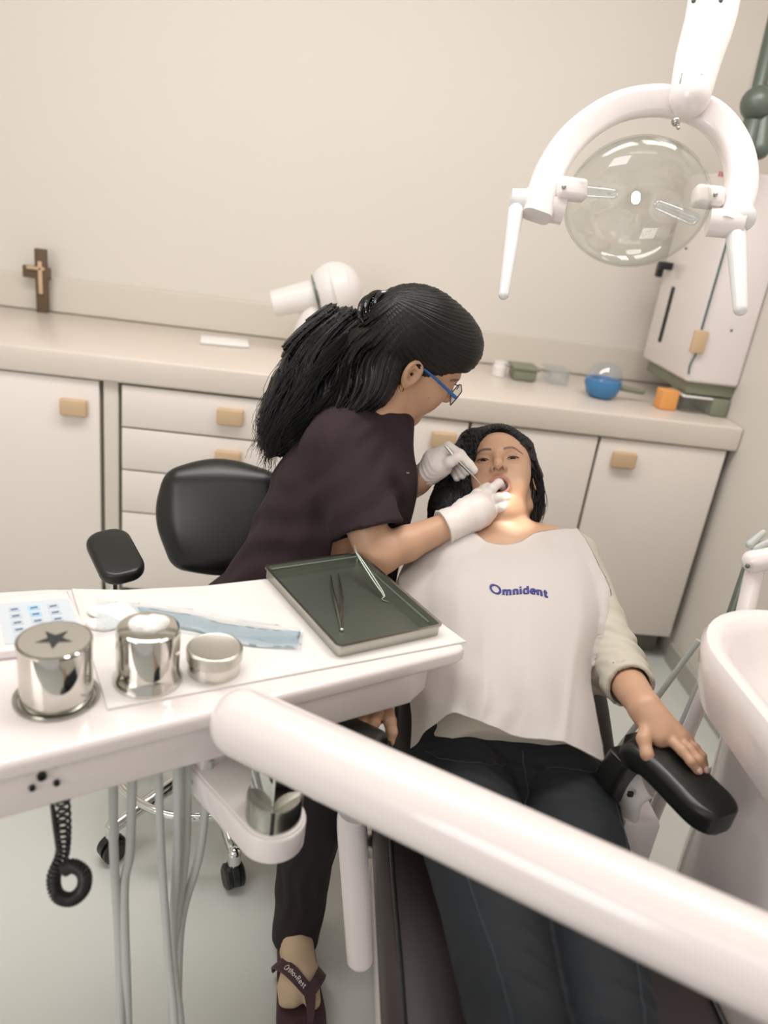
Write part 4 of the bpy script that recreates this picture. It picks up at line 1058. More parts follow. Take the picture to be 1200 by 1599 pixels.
# left hand on the armrest (right of picture)
pm = P(1030, 1139, 1.135)
S.cap(Lwr, P(1028, 1136, 1.138), .0225, .021, k=.012, flat=(norm(RIGHT * .5 - DOWN * .3 - FWD * .8) * 1.0, .72) if False else None)
S.cap(P(1018, 1126, 1.14), P(1032, 1150, 1.125), .018, .016, k=.012)
S.cap(P(1030, 1124, 1.145), P(1058, 1152, 1.128), .018, .0155, k=.012)
S.cap(P(1024, 1124, 1.148), P(1072, 1158, 1.132), .014, .0125, k=.012)
finger(S, [P(1012, 1132, 1.135), P(1006, 1154, 1.118), P(1011, 1178, 1.105), P(1018, 1197, 1.102)], .0115, .0074, .005)      # thumb
fl_ = [([P(1046, 1153, 1.12), P(1066, 1172, 1.098), P(1080, 1189, 1.085), P(1090, 1203, 1.085)], .0084, .0062),
       ([P(1060, 1154, 1.126), P(1078, 1170, 1.104), P(1092, 1186, 1.092), P(1100, 1201, 1.094)], .0082, .0060),
       ([P(1068, 1156, 1.132), P(1084, 1168, 1.115), P(1096, 1181, 1.108), P(1100, 1194, 1.112)], .0085, .0062),
       ([P(1072, 1158, 1.142), P(1086, 1168, 1.130), P(1094, 1178, 1.126), P(1097, 1190, 1.130)], .0075, .0056)]
for pts, r0, r1 in fl_: finger(S, pts, r0, r1, .0035)
# right hand over the other armrest
S.cap(Rwr, P(588, 1112, 1.155), .021, .019, k=.01)
S.cap(P(572, 1098, 1.165), P(566, 1118, 1.145), .015, .013, k=.012)
rf = [([P(604, 1106, 1.155), P(609, 1126, 1.135), P(612, 1143, 1.130), P(609, 1158, 1.130)], .0105, .0075),
      ([P(590, 1112, 1.145), P(585, 1128, 1.125), P(578, 1143, 1.117), P(576, 1156, 1.120)], .0095, .0070),
      ([P(576, 1112, 1.145), P(566, 1128, 1.125), P(558, 1142, 1.117), P(555, 1154, 1.120)], .0092, .0068),
      ([P(566, 1110, 1.150), P(552, 1124, 1.130), P(543, 1137, 1.125), P(540, 1148, 1.130)], .0085, .0062)]
for pts, r0, r1 in rf: finger(S, pts, r0, r1, .0035)
# legs inside the jeans
hL, hR_ = hipP + [.082, 0, 0], hipP + [-.082, 0, 0]
kL, kR_ = np.array([.392, .56, .560]), np.array([.288, .56, .560])
aL, aR_ = np.array([.385, .17, .46]), np.array([.30, .17, .46])
for h_, k_, a_ in ((hL, kL, aL), (hR_, kR_, aR_)):
    S.chain([h_, k_, a_], [.055, .038, .030], k=.006)
    S.cap(a_, a_ + [0, -.06, .12], .028, .022, k=.008)
Oi = HRp.T
LD_ = []
def colp(V):
    L = (V - HOp) @ HRp / HS
    c = np.tile(SKIN, (len(V), 1))
    def mix(m, col):
        m = np.clip(m, 0, 1)[:, None]; return c * (1 - m) + np.array(col) * m
    # lips
    l = np.sqrt((L[:, 0] / .0205) ** 2 + ((L[:, 2] + .072) / .0185) ** 2); m = (np.abs(l - 1) < .22) & (L[:, 1] < -.062) & (L[:, 2] < -.04)
    c = mix(m * .9, LIP)
    ins = (l < .75) & (L[:, 1] < -.03) & (L[:, 1] > -.095) & (L[:, 2] < -.05); c = mix(ins * 1., lin((150, 70, 66))[:3])
    for s in (-1, 1):
        x = L[:, 0] * s; arc = .0205 - .0000 - 9.0 * (x - .034) ** 2
        wv = np.where(x < .05, .0030 - .02 * np.abs(x - .028), .002)
        m = np.clip(1.4 - np.abs(L[:, 2] - arc) / np.maximum(wv, .0012), 0, 1) * (x > .013) * (x < .055) * (L[:, 1] < -.045)
        c = mix(m * .92, BROW)
        r_ = np.sqrt((x - .0315) ** 2 + ((L[:, 2] + .001) * 1.25) ** 2); m = np.clip((.0185 - r_) / .010, 0, 1) * (L[:, 1] < -.06); c = mix(m * .38, lin((150, 108, 88))[:3])
    for s in (-1, 1):  # shade inside the nostrils painted into the skin colour
        m = np.clip(1.5 - np.sqrt((L[:, 0] * s - .0064) ** 2 + (L[:, 1] + .100) ** 2 + (L[:, 2] + .0395) ** 2) / .0042, 0, 1); c = mix(m * .95, lin((46, 26, 22))[:3])
    m = np.exp(-(((L[:, 0] - .027) ** 2 + (L[:, 2] + .036) ** 2) / .0008 ** 2)) * (L[:, 1] < -.05); c = mix(m * .7, BROW)
    return c
def nearc(cen, r):
    return lambda V: ((V - cen) ** 2).sum(1) < r * r
body_p = solid_obj('body', S, .0032, skin_m, PT, fine=[lambda V: (((V - HOp) ** 2).sum(1) < .125 ** 2) & (((V - HOp) @ HRp)[:, 1] < .03), nearc(P(1050, 1155, 1.13), .085), nearc(P(580, 1130, 1.12), .06),], colf=colp, it=3)
eyes(PT, HOp, HRp, (0.0, -.90, -.42), HS)
# lashes and teeth
for s in (-1, 1):
    pts = []
    for i in range(9):
        x = -.0125 + .025 * i / 8; pts.append(HOp + HRp @ np.array([(.0315 + x) * s, -.0885 + 34 * x * x, -.0025 - 9 * x * x]) * HS)
    b = BM(); tube(b, pts, [.0004, .0007, .0009, .0010, .0010, .0010, .0011, .0011, .0006], 6, n=24); obj('eyelashes', b, lash_m, PT)
b = BM()
for i in range(10):
    a = (i - 4.5) * .20; c_ = HOp + HRp @ np.array([.0185 * math.sin(a), -.0655 - .0175 * math.cos(a) + .003, -.0610]) * HS
    box(b, c_, (.0035, .0026, .0064), HRp @ Rz(a), .0009, 2)
tt = obj('upper_teeth', b, tooth_m, PT)
S = Solid(); S.frame(HOp, HRp, HS); S.ell((0, -.062, -.086), (.015, .020, .005), k=0); solid_obj('tongue', S, .0015, mouth_m, PT)
for pts, sgn in ((fl_[0][0], 1), (fl_[1][0], 1), (rf[0][0], 1), (rf[1][0], 1)):
    d_ = norm(pts[3] - pts[2]); n_ = norm(-FWD * .8 - DOWN * .5 + d_ * 0); n_ = norm(n_ - d_ * (n_ @ d_)); R_ = np.stack([np.cross(d_, n_), d_, n_], 1)
    b = BM(); ball(b, pts[3] + n_ * .0052 - d_ * .0005, 1, R_, 14, (.0042, .0058, .0016)); obj('nail', b, nail_m, PT)
d_ = norm(P(1018, 1197, 1.102) - P(1011, 1178, 1.105)); n_ = norm(-FWD - DOWN * .2); n_ = norm(n_ - d_ * (n_ @ d_)); b = BM(); ball(b, P(1018, 1196, 1.102) + n_ * .0062, 1, np.stack([np.cross(d_, n_), d_, n_], 1), 16, (.0056, .0075, .0018)); obj('nail', b, nail_m, PT)

# hair
S = Solid(); S.frame(HOp, HRp, HS)
S.ell((0, .020, .044), (.0785, .104, .097), k=0)
for s in (-1, 1): S.cap((.070 * s, .010, .010), (.069 * s, .030, -.05), .016, .018, k=.02)
S.ell((0, .06, -.02), (.072, .045, .07), k=.03)
# face opening
S.ell((0, -.085, -.019), (.0670, .086, .108), k=.004, kind='sub')
S.world()
S.chain([P(735, 690, 1.61), P(716, 740, 1.59), P(704, 795, 1.545), P(690, 850, 1.50)], [.024, .034, .034, .022], k=.04)
S.chain([P(727, 705, 1.59), P(722, 740, 1.58), P(715, 785, 1.55)], [.010, .014, .03], k=.02)
S.chain([P(818, 700, 1.61), P(828, 750, 1.625), P(830, 795, 1.59), P(830, 830, 1.54)], [.016, .015, .016, .013], k=.03)
def hair_ridge_p(x, y, z):
    X = np.stack(np.broadcast_arrays(x, y, z), -1) - HOp; L = X @ HRp
    a = np.arctan2(L[..., 0], L[..., 1] + .12)
    return .0016 * np.sin(a * 110 + 3 * np.sin(L[..., 2] * 60)) + .0006 * np.sin(a * 330 + L[..., 2] * 40)
S.disp(hair_ridge_p, HOp - .35, HOp + .35)
hp = solid_obj('hair', S, .0026, hair_m, PT, fine=[lambda V: V[:, 2] > -9], it=2)
# ear left side peeks through; loose strands
def strands(name, guides, n, r, m, parent, spread=.01, seed=1, jit=1.0, nseg=14, base=None):
    rr = np.random.RandomState(seed); b = BM()
    for i in range(n):
        g0 = guides[rr.randint(len(guides))]; g = [np.array(q[:3]) + rr.randn(3) * spread * q[3] * .6 for q in g0]
        off = rr.randn(3) * spread * .25
        pts = spline([q + off * (j / len(g)) for j, q in enumerate(g)], nseg)
        pts += np.sin(np.linspace(0, 6 + 5 * rr.rand(), nseg) + rr.rand() * 6)[:, None] * norm(rr.randn(3)) * .0012 * jit
        tube(b, pts, np.linspace(r, r * .35, nseg), 3, caps=False)
    return obj(name, b, m, parent, 80)
def G(*a): return [tuple(P(x, y, d)) + (s,) for x, y, d, s in a]
strands('hair_strands', [G((832, 735, 1.59, .1), (843, 770, 1.58, .4), (838, 800, 1.55, .7), (832, 834, 1.50, .9)), G((834, 715, 1.60, .1), (846, 755, 1.59, .3), (846, 790, 1.56, .6), (836, 833, 1.51, .9))], 80, .0007, hair_m, PT, .012, 3)
strands('hair_strands', [G((726, 712, 1.575, .1), (702, 750, 1.55, .5), (682, 795, 1.52, .8), (670, 825, 1.49, 1)), G((730, 715, 1.565, .1), (716, 745, 1.55, .4), (706, 775, 1.53, .8), (690, 805, 1.51, 1))], 110, .0007, hair_m, PT, .012, 4)
b = BM(); hbp = [HOp + HRp @ np.array(q) * .96 for q in ((.035, .0, .126), (.012, -.006, .1335), (-.005, -.008, .1345))]; tube(b, hbp, [.003, .0045, .002], 10, n=14, flat=(HRp[:, 2], .5)); obj('pale_hair_strip', b, print_m, PT)  # small pale strip across the top of the hair

# top and sleeves
S = Solid(); Ssh = S
S.cap(P(712, 884, 1.49), P(870, 880, 1.51), .068, k=.04); S.chain([P(735, 915, 1.47), hipP + [-.058, .05, .025]], [.080, .088], k=.05); S.chain([P(845, 915, 1.49), hipP + [.058, .05, .025]], [.080, .088], k=.05)
S.ell(P(745, 965, 1.36), (.05, .045, .04), k=.05); S.ell(P(842, 965, 1.37), (.05, .045, .04), k=.05)
cuff = Lel + (Lwr - Lel) * .50
S.chain([Lsh, Lel + [.0, 0, .0], cuff], [.055, .047, .041], k=.02)
cufr = Rel + (Rwr - Rel) * .5
S.chain([Rsh, Rel, cufr], [.055, .047, .041], k=.02)
hw = lambda c, r: (np.array(c) - r, np.array(c) + r)
dl = norm(Lwr - Lel); S.cut(cuff + dl * .012, dl, *hw(cuff + dl * .04, .075)); S.cap(cuff - dl * .005, cuff + dl * .05, .033, .033, k=.002, kind='sub')
dr = norm(Rwr - Rel); S.cut(cufr + dr * .012, dr, *hw(cufr + dr * .04, .06)); S.cap(cufr - dr * .02, cufr + dr * .05, .030, .030, k=.002, kind='sub')
S.cap(HOp, nb + [0, 0, -.0], .05, .056, k=.004, kind='sub'); S.cut((.37, .985, .6), (0, -1, .0), (.1, .7, .3), (.65, 1.1, .8)); S.ell(P(788, 838, 1.46), (.052, .05, .035), k=.006, kind='sub')
S.disp(waves(Lel + [.02, 0, 0], dl * .8 + norm(Lel - Lsh) * .6, .0038, .042, .085, 3), *hw(Lel, .15)); S.disp(waves(Lel, [.3, .5, .6], .0022, .02, .08, 8), *hw(Lel, .15)); S.disp(crinkle(.0018, 55, 2), hipP - .4, hipP + .6)
solid_obj('long_sleeved_top', S, .0045, shirt_m, PT, it=2)
# jeans
S = Solid(); Sj = S
S.ell(hipP + [0, .02, -.01], (.162, .12, .085), k=0); S.cap(hipP + [-.075, .07, .02], hipP + [.075, .07, .02], .088, k=.03)
for h_, k_, a_ in ((hL, kL, aL), (hR_, kR_, aR_)):
    S.chain([h_ + [0, 0, 0], h_ + (k_ - h_) * .35 + [0, 0, .004], k_, k_ + (a_ - k_) * .35, a_ + (a_ - k_) * .02], [.086, .078, .056, .054, .047], k=.008)
for c_, am, lm in ((hipP + [.08, -.03, .07], .0018, .028), (hipP + [-.08, -.03, .07], .0018, .026), (kL + [0, .03, .05], .0018, .035), (kR_ + [0, .03, .05], .0018, .033), (kL + [0, -.14, .02], .0022, .05)):
    S.disp(waves(c_, [.35, 1, .1], am, lm, .09, int(am * 1e5)), *hw(c_, .2))
S.disp(crinkle(.0013, 60, 9), hipP - .95, hipP + .4)
S.cap(aL, aL + [0, -.1, .0], .036, k=.002, kind='sub'); S.cap(aR_, aR_ + [0, -.1, 0], .036, k=.002, kind='sub')
je = solid_obj('jeans', S, .005, jean_m, PT, it=2)
def on_surf(S_, pts, off=.0005, n=40):
    V_ = spline(pts, n); V_ = S_.project(V_.copy(), 8); g = S_.grad(V_); g /= np.linalg.norm(g, axis=1, keepdims=True); return V_ + g * off
for h_, k_, sx in ((hL, kL, .35), (hR_, kR_, -.35)):
    b = BM(); tube(b, on_surf(Sj, [h_ + [sx * .16, -.06, .07], h_ + [sx * .12, -.25, .065], k_ + [sx * .08, 0, .06], k_ + [sx * .06, -.2, .03]]), .0009, 6); obj('seam', b, seam_m, PT)
for s in (-1, 1):
    b = BM(); c0_ = hipP + [.075 * s, -.0, .085]; tube(b, on_surf(Sj, [c0_ + [-.05 * s, -.045, 0], c0_ + [0, -.062, 0], c0_ + [.05 * s, -.045, -.01], c0_ + [.08 * s, .0, -.03]]), .0009, 6); obj('seam', b, seam_m, PT)
b = BM(); tube(b, on_surf(Sj, [hipP + [.0, -.02, .09], hipP + [0, -.06, .06], hipP + [.001, -.10, .03]]), .0012, 6); obj('fly_seam', b, seam_m, PT)

# bib
BC = [[(627, 893, 1.44), (688, 858, 1.455), (735, 838, 1.45), (762, 846, 1.425), (785, 850, 1.415), (812, 846, 1.42), (838, 831, 1.45), (868, 827, 1.475), (903, 824, 1.48)],
      [(622, 935, 1.40), (668, 915, 1.37), (710, 903, 1.35), (750, 900, 1.34), (788, 898, 1.335), (825, 896, 1.34), (862, 893, 1.355), (898, 890, 1.385), (934, 888, 1.43)],
      [(628, 1000, 1.34), (668, 990, 1.30), (710, 982, 1.27), (750, 975, 1.262), (790, 973, 1.26), (830, 970, 1.265), (870, 965, 1.28), (912, 958, 1.315), (951, 945, 1.385)],
      [(636, 1060, 1.28), (672, 1055, 1.24), (712, 1048, 1.21), (752, 1044, 1.195), (792, 1044, 1.19), (832, 1044, 1.195), (868, 1044, 1.21), (902, 1044, 1.24), (926, 1042, 1.30)],
      [(642, 1112, 1.235), (674, 1100, 1.20), (712, 1085, 1.175), (752, 1092, 1.16), (792, 1098, 1.155), (832, 1103, 1.155), (868, 1107, 1.165), (902, 1110, 1.185), (930, 1112, 1.23)],
      [(638, 1168, 1.20), (672, 1140, 1.175), (710, 1113, 1.155), (742, 1124, 1.145), (775, 1138, 1.135), (815, 1151, 1.13), (858, 1158, 1.13), (905, 1168, 1.14), (946, 1193, 1.18)]]
BW = np.array([[P(*q) for q in row] for row in BC])
NS, NT = 110, 120
rowsS = np.array([spline(r, NS) for r in BW]); BG_ = np.array([spline(rowsS[:, i], NT) for i in range(NS)])     # [s][t]
ss = np.linspace(0, 1, NS)[:, None]; tt_ = np.linspace(0, 1, NT)[None, :]
du = np.gradient(BG_, axis=0); dv = np.gradient(BG_, axis=1); nr = np.cross(du, dv); nr /= np.linalg.norm(nr, axis=2, keepdims=True)
if (nr[NS // 2, NT // 2] @ FWD) > 0: nr = -nr
fold = .0040 * np.sin(ss * 21 + 2.2 * np.sin(tt_ * 4)) * (tt_ ** 1.2) + .0018 * np.sin(ss * 47 + 3 * tt_) * tt_ * (np.abs(ss - .3) < .3) + .004 * np.exp(-((ss - .36 - .05 * tt_) / .02) ** 2) * np.clip(tt_ - .35, 0, .4) - .004 * np.exp(-((ss - .12) / .04) ** 2) * (1 - tt_) + .006 * np.sin(tt_ * 26 + ss * 14) * np.exp(-(ss / .14) ** 2) * np.exp(-((tt_) / .3) ** 2)
fold = fold + .0035 * np.exp(-((ss - .9 + .1 * tt_) / .025) ** 2) * tt_
BG_ = BG_ + nr * fold[..., None]
# keep the cloth outside the body below it
Vb = BG_.reshape(-1, 3)
for _ in range(3):
    f0 = np.minimum(Ssh.at(Vb), Sj.at(Vb)); g = -nr.reshape(-1, 3) * -1
    Vb = Vb + g * np.minimum(np.clip(.004 - f0, 0, 1), np.repeat(np.where(np.linspace(0, 1, NS) < .80, .02, .003), NT))[:, None]
BG_ = Vb.reshape(BG_.shape)
b = bmesh.new(); g = [[b.verts.new(BG_[i, j]) for j in range(NT)] for i in range(NS)]
for i in range(NS - 1):
    for j in range(NT - 1): b.faces.new((g[i][j], g[i + 1][j], g[i + 1][j + 1], g[i][j + 1]))
bmesh.ops.solidify(b, geom=list(b.faces), thickness=.0012)
bib = obj('bib', b, bib_m, PT, 70)
# printed word on the bib
GL = {'O': ([[(.38 + .40 * math.cos(a), .36 + .42 * math.sin(a)) for a in np.linspace(0, 2 * PI, 25)]], .95, 0),
      'm': ([[(.1, 0), (.1, .5)], [(.1, .36), (.2, .48), (.32, .48), (.38, .38), (.38, 0)], [(.38, .36), (.48, .48), (.6, .48), (.66, .38), (.66, 0)]], .85, 1),
      'n': ([[(.1, 0), (.1, .5)], [(.1, .36), (.2, .48), (.33, .48), (.4, .38), (.4, 0)]], .58, 1),
      'i': ([[(.1, 0), (.1, .5)], [(.1, .66), (.1, .72)]], .30, 1),
      'd': ([[(.42, 0), (.42, .76)], [(.42, .38), (.3, .49), (.15, .46), (.08, .26), (.14, .04), (.3, 0), (.42, .12)]], .60, 1),
      'e': ([[(.08, .26), (.42, .26), (.38, .42), (.26, .49), (.13, .43), (.07, .25), (.13, .06), (.27, 0), (.41, .08)]], .54, 0),
      't': ([[(.16, .66), (.16, .1), (.24, .01), (.34, .05)], [(.02, .46), (.32, .46)]], .40, 0),
      'r': ([[(.1, 0), (.1, .5)], [(.1, .34), (.2, .46), (.33, .46)]], .40, 0), 'h': ([[(.1, 0), (.1, .76)], [(.1, .36), (.2, .48), (.33, .48), (.4, .38), (.4, 0)]], .55, 0),
      'o': ([[(.25 + .2 * math.cos(a), .25 + .24 * math.sin(a)) for a in np.linspace(0, 2 * PI, 17)]], .55, 0), 's': ([[(.36, .42), (.22, .49), (.1, .38), (.3, .22), (.3, .06), (.18, 0), (.06, .07)]], .45, 0),
      '+': ([[(.06, .25), (.4, .25)], [(.23, .08), (.23, .42)]], .5, 0), 'R': ([[(.08, 0), (.08, .72), (.34, .7), (.4, .54), (.32, .38), (.08, .36)], [(.24, .36), (.42, 0)]], .55, 0)}
def lettering(name, text, place, wid, m, parent, serif=True, t0=.0009):
    """place(x,y)->(point, normal); x,y in letter units from the start"""
    b = bmesh.new(); x0 = 0
    def stroke(pts, wd):
        pts = np.array(pts, float)
        if len(pts) > 2: pts = spline(pts, len(pts) * 4)
        else: pts = spline(pts, 5)
        L, R = [], []
        for i in range(len(pts)):
            t = pts[min(i + 1, len(pts) - 1)] - pts[max(i - 1, 0)]; t = t / (np.linalg.norm(t) + 1e-9); n_ = np.array([-t[1], t[0]]); w_ = wd * (.55 + .6 * abs(t[1])) if serif else wd
            for lst, s in ((L, 1), (R, -1)):
                q, nn = place(*(pts[i] + n_ * w_ * s / 2)); lst.append((b.verts.new(q + nn * t0), b.verts.new(q - nn * t0 * .6)))
        for i in range(len(pts) - 1):
            b.faces.new((L[i][0], R[i][0], R[i + 1][0], L[i + 1][0])); b.faces.new((L[i][1], L[i + 1][1], R[i + 1][1], R[i][1]))
            b.faces.new((L[i][0], L[i + 1][0], L[i + 1][1], L[i][1])); b.faces.new((R[i][0], R[i][1], R[i + 1][1], R[i + 1][0]))
        for i in (0, -1): b.faces.new((L[i][0], L[i][1], R[i][1], R[i][0]))
    for ch in text:
        st, adv, sf = GL[ch]
        for s_ in st:
            s_ = [(x0 + p_[0], p_[1]) for p_ in s_]; stroke(s_, wid)
            if sf and serif and len(s_) and abs(s_[-1][1]) < .01: stroke([(s_[-1][0] - .09, .02), (s_[-1][0] + .09, .02)], wid * .8)
            if sf and serif and s_[0][1] in (.5, .76) : stroke([(s_[0][0] - .1, s_[0][1] - .02), (s_[0][0] + .02, s_[0][1] - .02)], wid * .8)
        x0 += adv
    return obj(name, b, m, parent, 40)
nrB = np.cross(np.gradient(BG_, axis=0), np.gradient(BG_, axis=1)); nrB /= np.linalg.norm(nrB, axis=2, keepdims=True); nrB *= np.sign((nrB @ FWD).mean()) * -1
def bib_at(px, py):
    # find the bib point whose direction from the front matches (only to choose where on the cloth the word sits)
    C_ = (BG_.reshape(-1, 3) - CC) @ CM; u_ = CX + FPX * C_[:, 0] / C_[:, 2]; v_ = CY + FPX * C_[:, 1] / C_[:, 2]
    i = int(np.argmin((u_ - px) ** 2 + (v_ - py) ** 2)); return i // NT, i % NT
i0, j0 = bib_at(768, 924); i1, j1 = bib_at(857, 934)
TOT = .95 + .85 + .58 + .30 + .60 + .54 + .58 + .40
A_, B_ = BG_[i0, j0], BG_[i1, j1]; sc_ = np.linalg.norm(B_ - A_) / TOT
def place_bib(x, y):
    s_ = x / TOT; i = i0 + (i1 - i0) * s_; 
    ppm = 1.0; step = np.linalg.norm(BG_[i0, j0 + 1] - BG_[i0, j0 - 1]) / 2
    j = j0 + (j1 - j0) * s_ - y * sc_ * 1.05 / step - (1.6 * math.sin(s_ * PI * 1.0) * -.9 if False else 0) + 1.0 * math.sin(s_ * 2 * PI)
    a, c = int(i), int(j); fi, fj = i - a, j - c
    def bil(A): return (A[a, c] * (1 - fi) + A[a + 1, c] * fi) * (1 - fj) + (A[a, c + 1] * (1 - fi) + A[a + 1, c + 1] * fi) * fj
    n_ = norm(bil(nrB)); return bil(BG_) + n_ * .0008, n_
lettering('bib_print', 'Omnident', place_bib, .165, blue_m, bib)

# ------------------------------------------------------------------ DENTIST
DT_ = thing('person', 'dentist in maroon scrubs and gloves leaning over the patient, black ponytail, blue glasses', 'person', (SCx + .07, SCy, 0))
al, ph = math.radians(36), math.radians(19)
dl_ = norm(ray(650, 583)); r2 = norm(RIGHT - dl_ * (RIGHT @ dl_)); d2 = np.cross(dl_, r2); d2 = d2 if d2 @ DOWN > 0 else -d2
fd = norm(cv(.8034, .4495, .3904)); ud = norm(cv(.5910, -.6817, -.4313)); ud = norm(ud - fd * (ud @ fd))
HRd = np.stack([np.cross(-fd, ud), -fd, ud], 1)
if np.linalg.det(HRd) < 0: HRd[:, 0] *= -1
HOd = P(643, 583, 1.40) - HRd @ np.array([-.076, .012, -.006])
print('dentist left axis cam', HRd[:, 0] @ FWD)
S = Solid(); head_ops(S, HOd, HRd, .002)
S.cap((-.014, -.079, -.068), (.014, -.079, -.068), .0050, k=.006); S.cap((-.012, -.080, -.0745), (.012, -.080, -.0745), .0048, k=.006)
ear(S, -1); ear(S, 1)
S.world()
nk = P(578, 655, 1.50); hb = HOd + HRd @ np.array([0, .03, -.05])
S.chain([hb, (hb + nk) / 2, nk], [.052, .050, .056], k=.03)
pel = P(420, 965, 1.60); chs = P(528, 775, 1.53)
print('pelvis', pel, 'chest', chs, 'neck', nk)
S.chain([nk, chs, pel], [.06, .10, .10], k=.05)
Nsh, Nel, Nwr = P(528, 706, 1.43), P(590, 868, 1.40), P(712, 816, 1.445)
Fsh, Fel, Fwr = P(600, 690, 1.66), P(585, 800, 1.66), P(650, 752, 1.54)
S.chain([Nsh, Nel], [.046, .036], k=.02); S.cap(Nel, Nel + (Nwr - Nel) * .35, .0335, .0325, k=.015); S.cap(Nel + (Nwr - Nel) * .35, Nwr, .0325, .0235, k=.01)
S.chain([Fsh, Fel, Fwr], [.045, .037, .026], k=.012)
# hands (inside the gloves)
def near_hand(S, e=0):
    S.cap(Nwr, P(748, 796, 1.465), .0255 + e, .029 + e, k=.02)
    S.cap(P(727, 797, 1.455), P(757, 777, 1.500), .022 + e, .017 + e, k=.015); S.cap(P(742, 812, 1.455), P(768, 797, 1.495), .020 + e, .016 + e, k=.015)
    finger(S, [P(757, 778, 1.500), P(768, 764, 1.500), P(779, 755, 1.512), P(789, 765, 1.530)], .0100 + e, .0078 + e, .004)
    finger(S, [P(752, 778, 1.480), P(757, 764, 1.512), P(768, 757, 1.525), P(777, 762, 1.538)], .0098 + e, .0078 + e, .004)
    finger(S, [P(766, 790, 1.495), P(779, 778, 1.485), P(790, 776, 1.497), P(794, 788, 1.510)], .0098 + e, .0078 + e, .004)
    finger(S, [P(768, 799, 1.492), P(782, 792, 1.484), P(793, 790, 1.496), P(795, 800, 1.507)], .0092 + e, .0072 + e, .004)
    finger(S, [P(735, 785, 1.480), P(746, 772, 1.495), P(757, 768, 1.535), P(766, 768, 1.545)], .0110 + e, .0085 + e, .006)
def far_hand(S, e=0):
    S.cap(Fwr, P(683, 727, 1.515), .0235 + e, .0255 + e, k=.02)
    S.cap(P(676, 716, 1.515), P(692, 707, 1.505), .018 + e, .012 + e, k=.014); S.cap(P(676, 738, 1.52), P(695, 730, 1.51), .016 + e, .012 + e, k=.012)
    finger(S, [P(690, 729, 1.503), P(702, 722, 1.492), P(712, 716, 1.490), P(718, 716, 1.492)], .0115 + e, .0090 + e, .004)            # thumb
    finger(S, [P(686, 708, 1.51), P(700, 698, 1.502), P(719, 710, 1.495), P(733, 726, 1.492), P(740, 734, 1.492)], .0105 + e, .0078 + e, .004)   # index
    finger(S, [P(684, 712, 1.525), P(702, 708, 1.525), P(720, 722, 1.515), P(729, 736, 1.507)], .0100 + e, .0078 + e, .004)
    finger(S, [P(684, 718, 1.535), P(702, 716, 1.54), P(716, 728, 1.53), P(722, 742, 1.52)], .0095 + e, .0074 + e, .004)
    finger(S, [P(682, 724, 1.54), P(700, 726, 1.548), P(710, 737, 1.54), P(714, 746, 1.53)], .0088 + e, .0068 + e, .004)
near_hand(S, -.0012); far_hand(S, -.0012)
# legs
hipN, hipF = pel + [.03, -.07, -.06], pel + [.06, .08, -.06]
kneN, ankN = P(508, 1120, 1.42), P(462, 1462, 1.535)
kneF, ankF = kneN + [-.03, .16, .03], np.array([.02, 1.36, .10])
S.chain([hipN, kneN, ankN + [0, 0, 0]], [.075, .05, .032], k=.03); S.chain([hipF, kneF, ankF], [.075, .05, .032], k=.03)
toeN = onz(472, 1592, .03)
def foot(S, a, toe, e=0):
    d = norm((toe - a) * [1, 1, 0]); sd = np.array([-d[1], d[0], 0]) ; heel = a * [1, 1, 0] - d * .025 + [0, 0, .052]
    t0_ = toe * [1, 1, 0]
    S.chain([a, heel + [0, 0, .0]], [.032 + e, .029 + e], k=.02)
    S.chain([heel, t0_ + [0, 0, .050] - d * .055], [.029 + e, .024 + e], k=.02)
    S.cap(a - [0, 0, .02], t0_ - d * .07 + [0, 0, .052], .032 + e, .025 + e, k=.02)
    S.cap(t0_ - d * .07 + sd * .013 + [0, 0, .047], t0_ - d * .025 + sd * .020 + [0, 0, .041], .021 + e, .0135 + e, k=.012)
    S.cap(t0_ - d * .07 - sd * .016 + [0, 0, .046], t0_ - d * .032 - sd * .014 + [0, 0, .040], .020 + e, .013 + e, k=.012)
    S.cap(t0_ - d * .032 - sd * .030 + [0, 0, .038], t0_ - d * .055 - sd * .030 + [0, 0, .04], .010 + e, .012 + e, k=.012)
    return d, sd, t0_, heel
foot(S, ankN, toeN, -.0015); foot(S, ankF, ankF * [1, 1, 0] + [.04, -.17, .03], -.0015)
def cold(V):
    L = (V - HOd) @ HRd; c = np.tile(SKIN, (len(V), 1))
    def mix(m, col): m = np.clip(m, 0, 1)[:, None]; return c * (1 - m) + np.array(col) * m
    m = (np.abs(L[:, 2] + .071) < .0075) & (np.abs(L[:, 0]) < .022) & (L[:, 1] < -.076); c = mix(m * .8, LIP)
    for s in (-1, 1):
        x = L[:, 0] * s; arc = .0205 - 9.0 * (x - .034) ** 2
        m = np.clip(1.4 - np.abs(L[:, 2] - arc) / .0028, 0, 1) * (x > .013) * (x < .055) * (L[:, 1] < -.045); c = mix(m * .92, BROW)
    m = np.exp(-(((L[:, 1] + .048) ** 2 + (L[:, 2] + .030) ** 2) / .0011 ** 2)) * (L[:, 0] < 0); c = mix(m * .8, BROW)
    return c
solid_obj('body', S, .0034, skin_m, DT_, fine=[lambda V: (((V - HOd) ** 2).sum(1) < .12 ** 2) & (((V - HOd) @ HRd)[:, 2] < .03)], colf=cold, it=3)
eyes(DT_, HOd, HRd, (0, -.8, -.6))
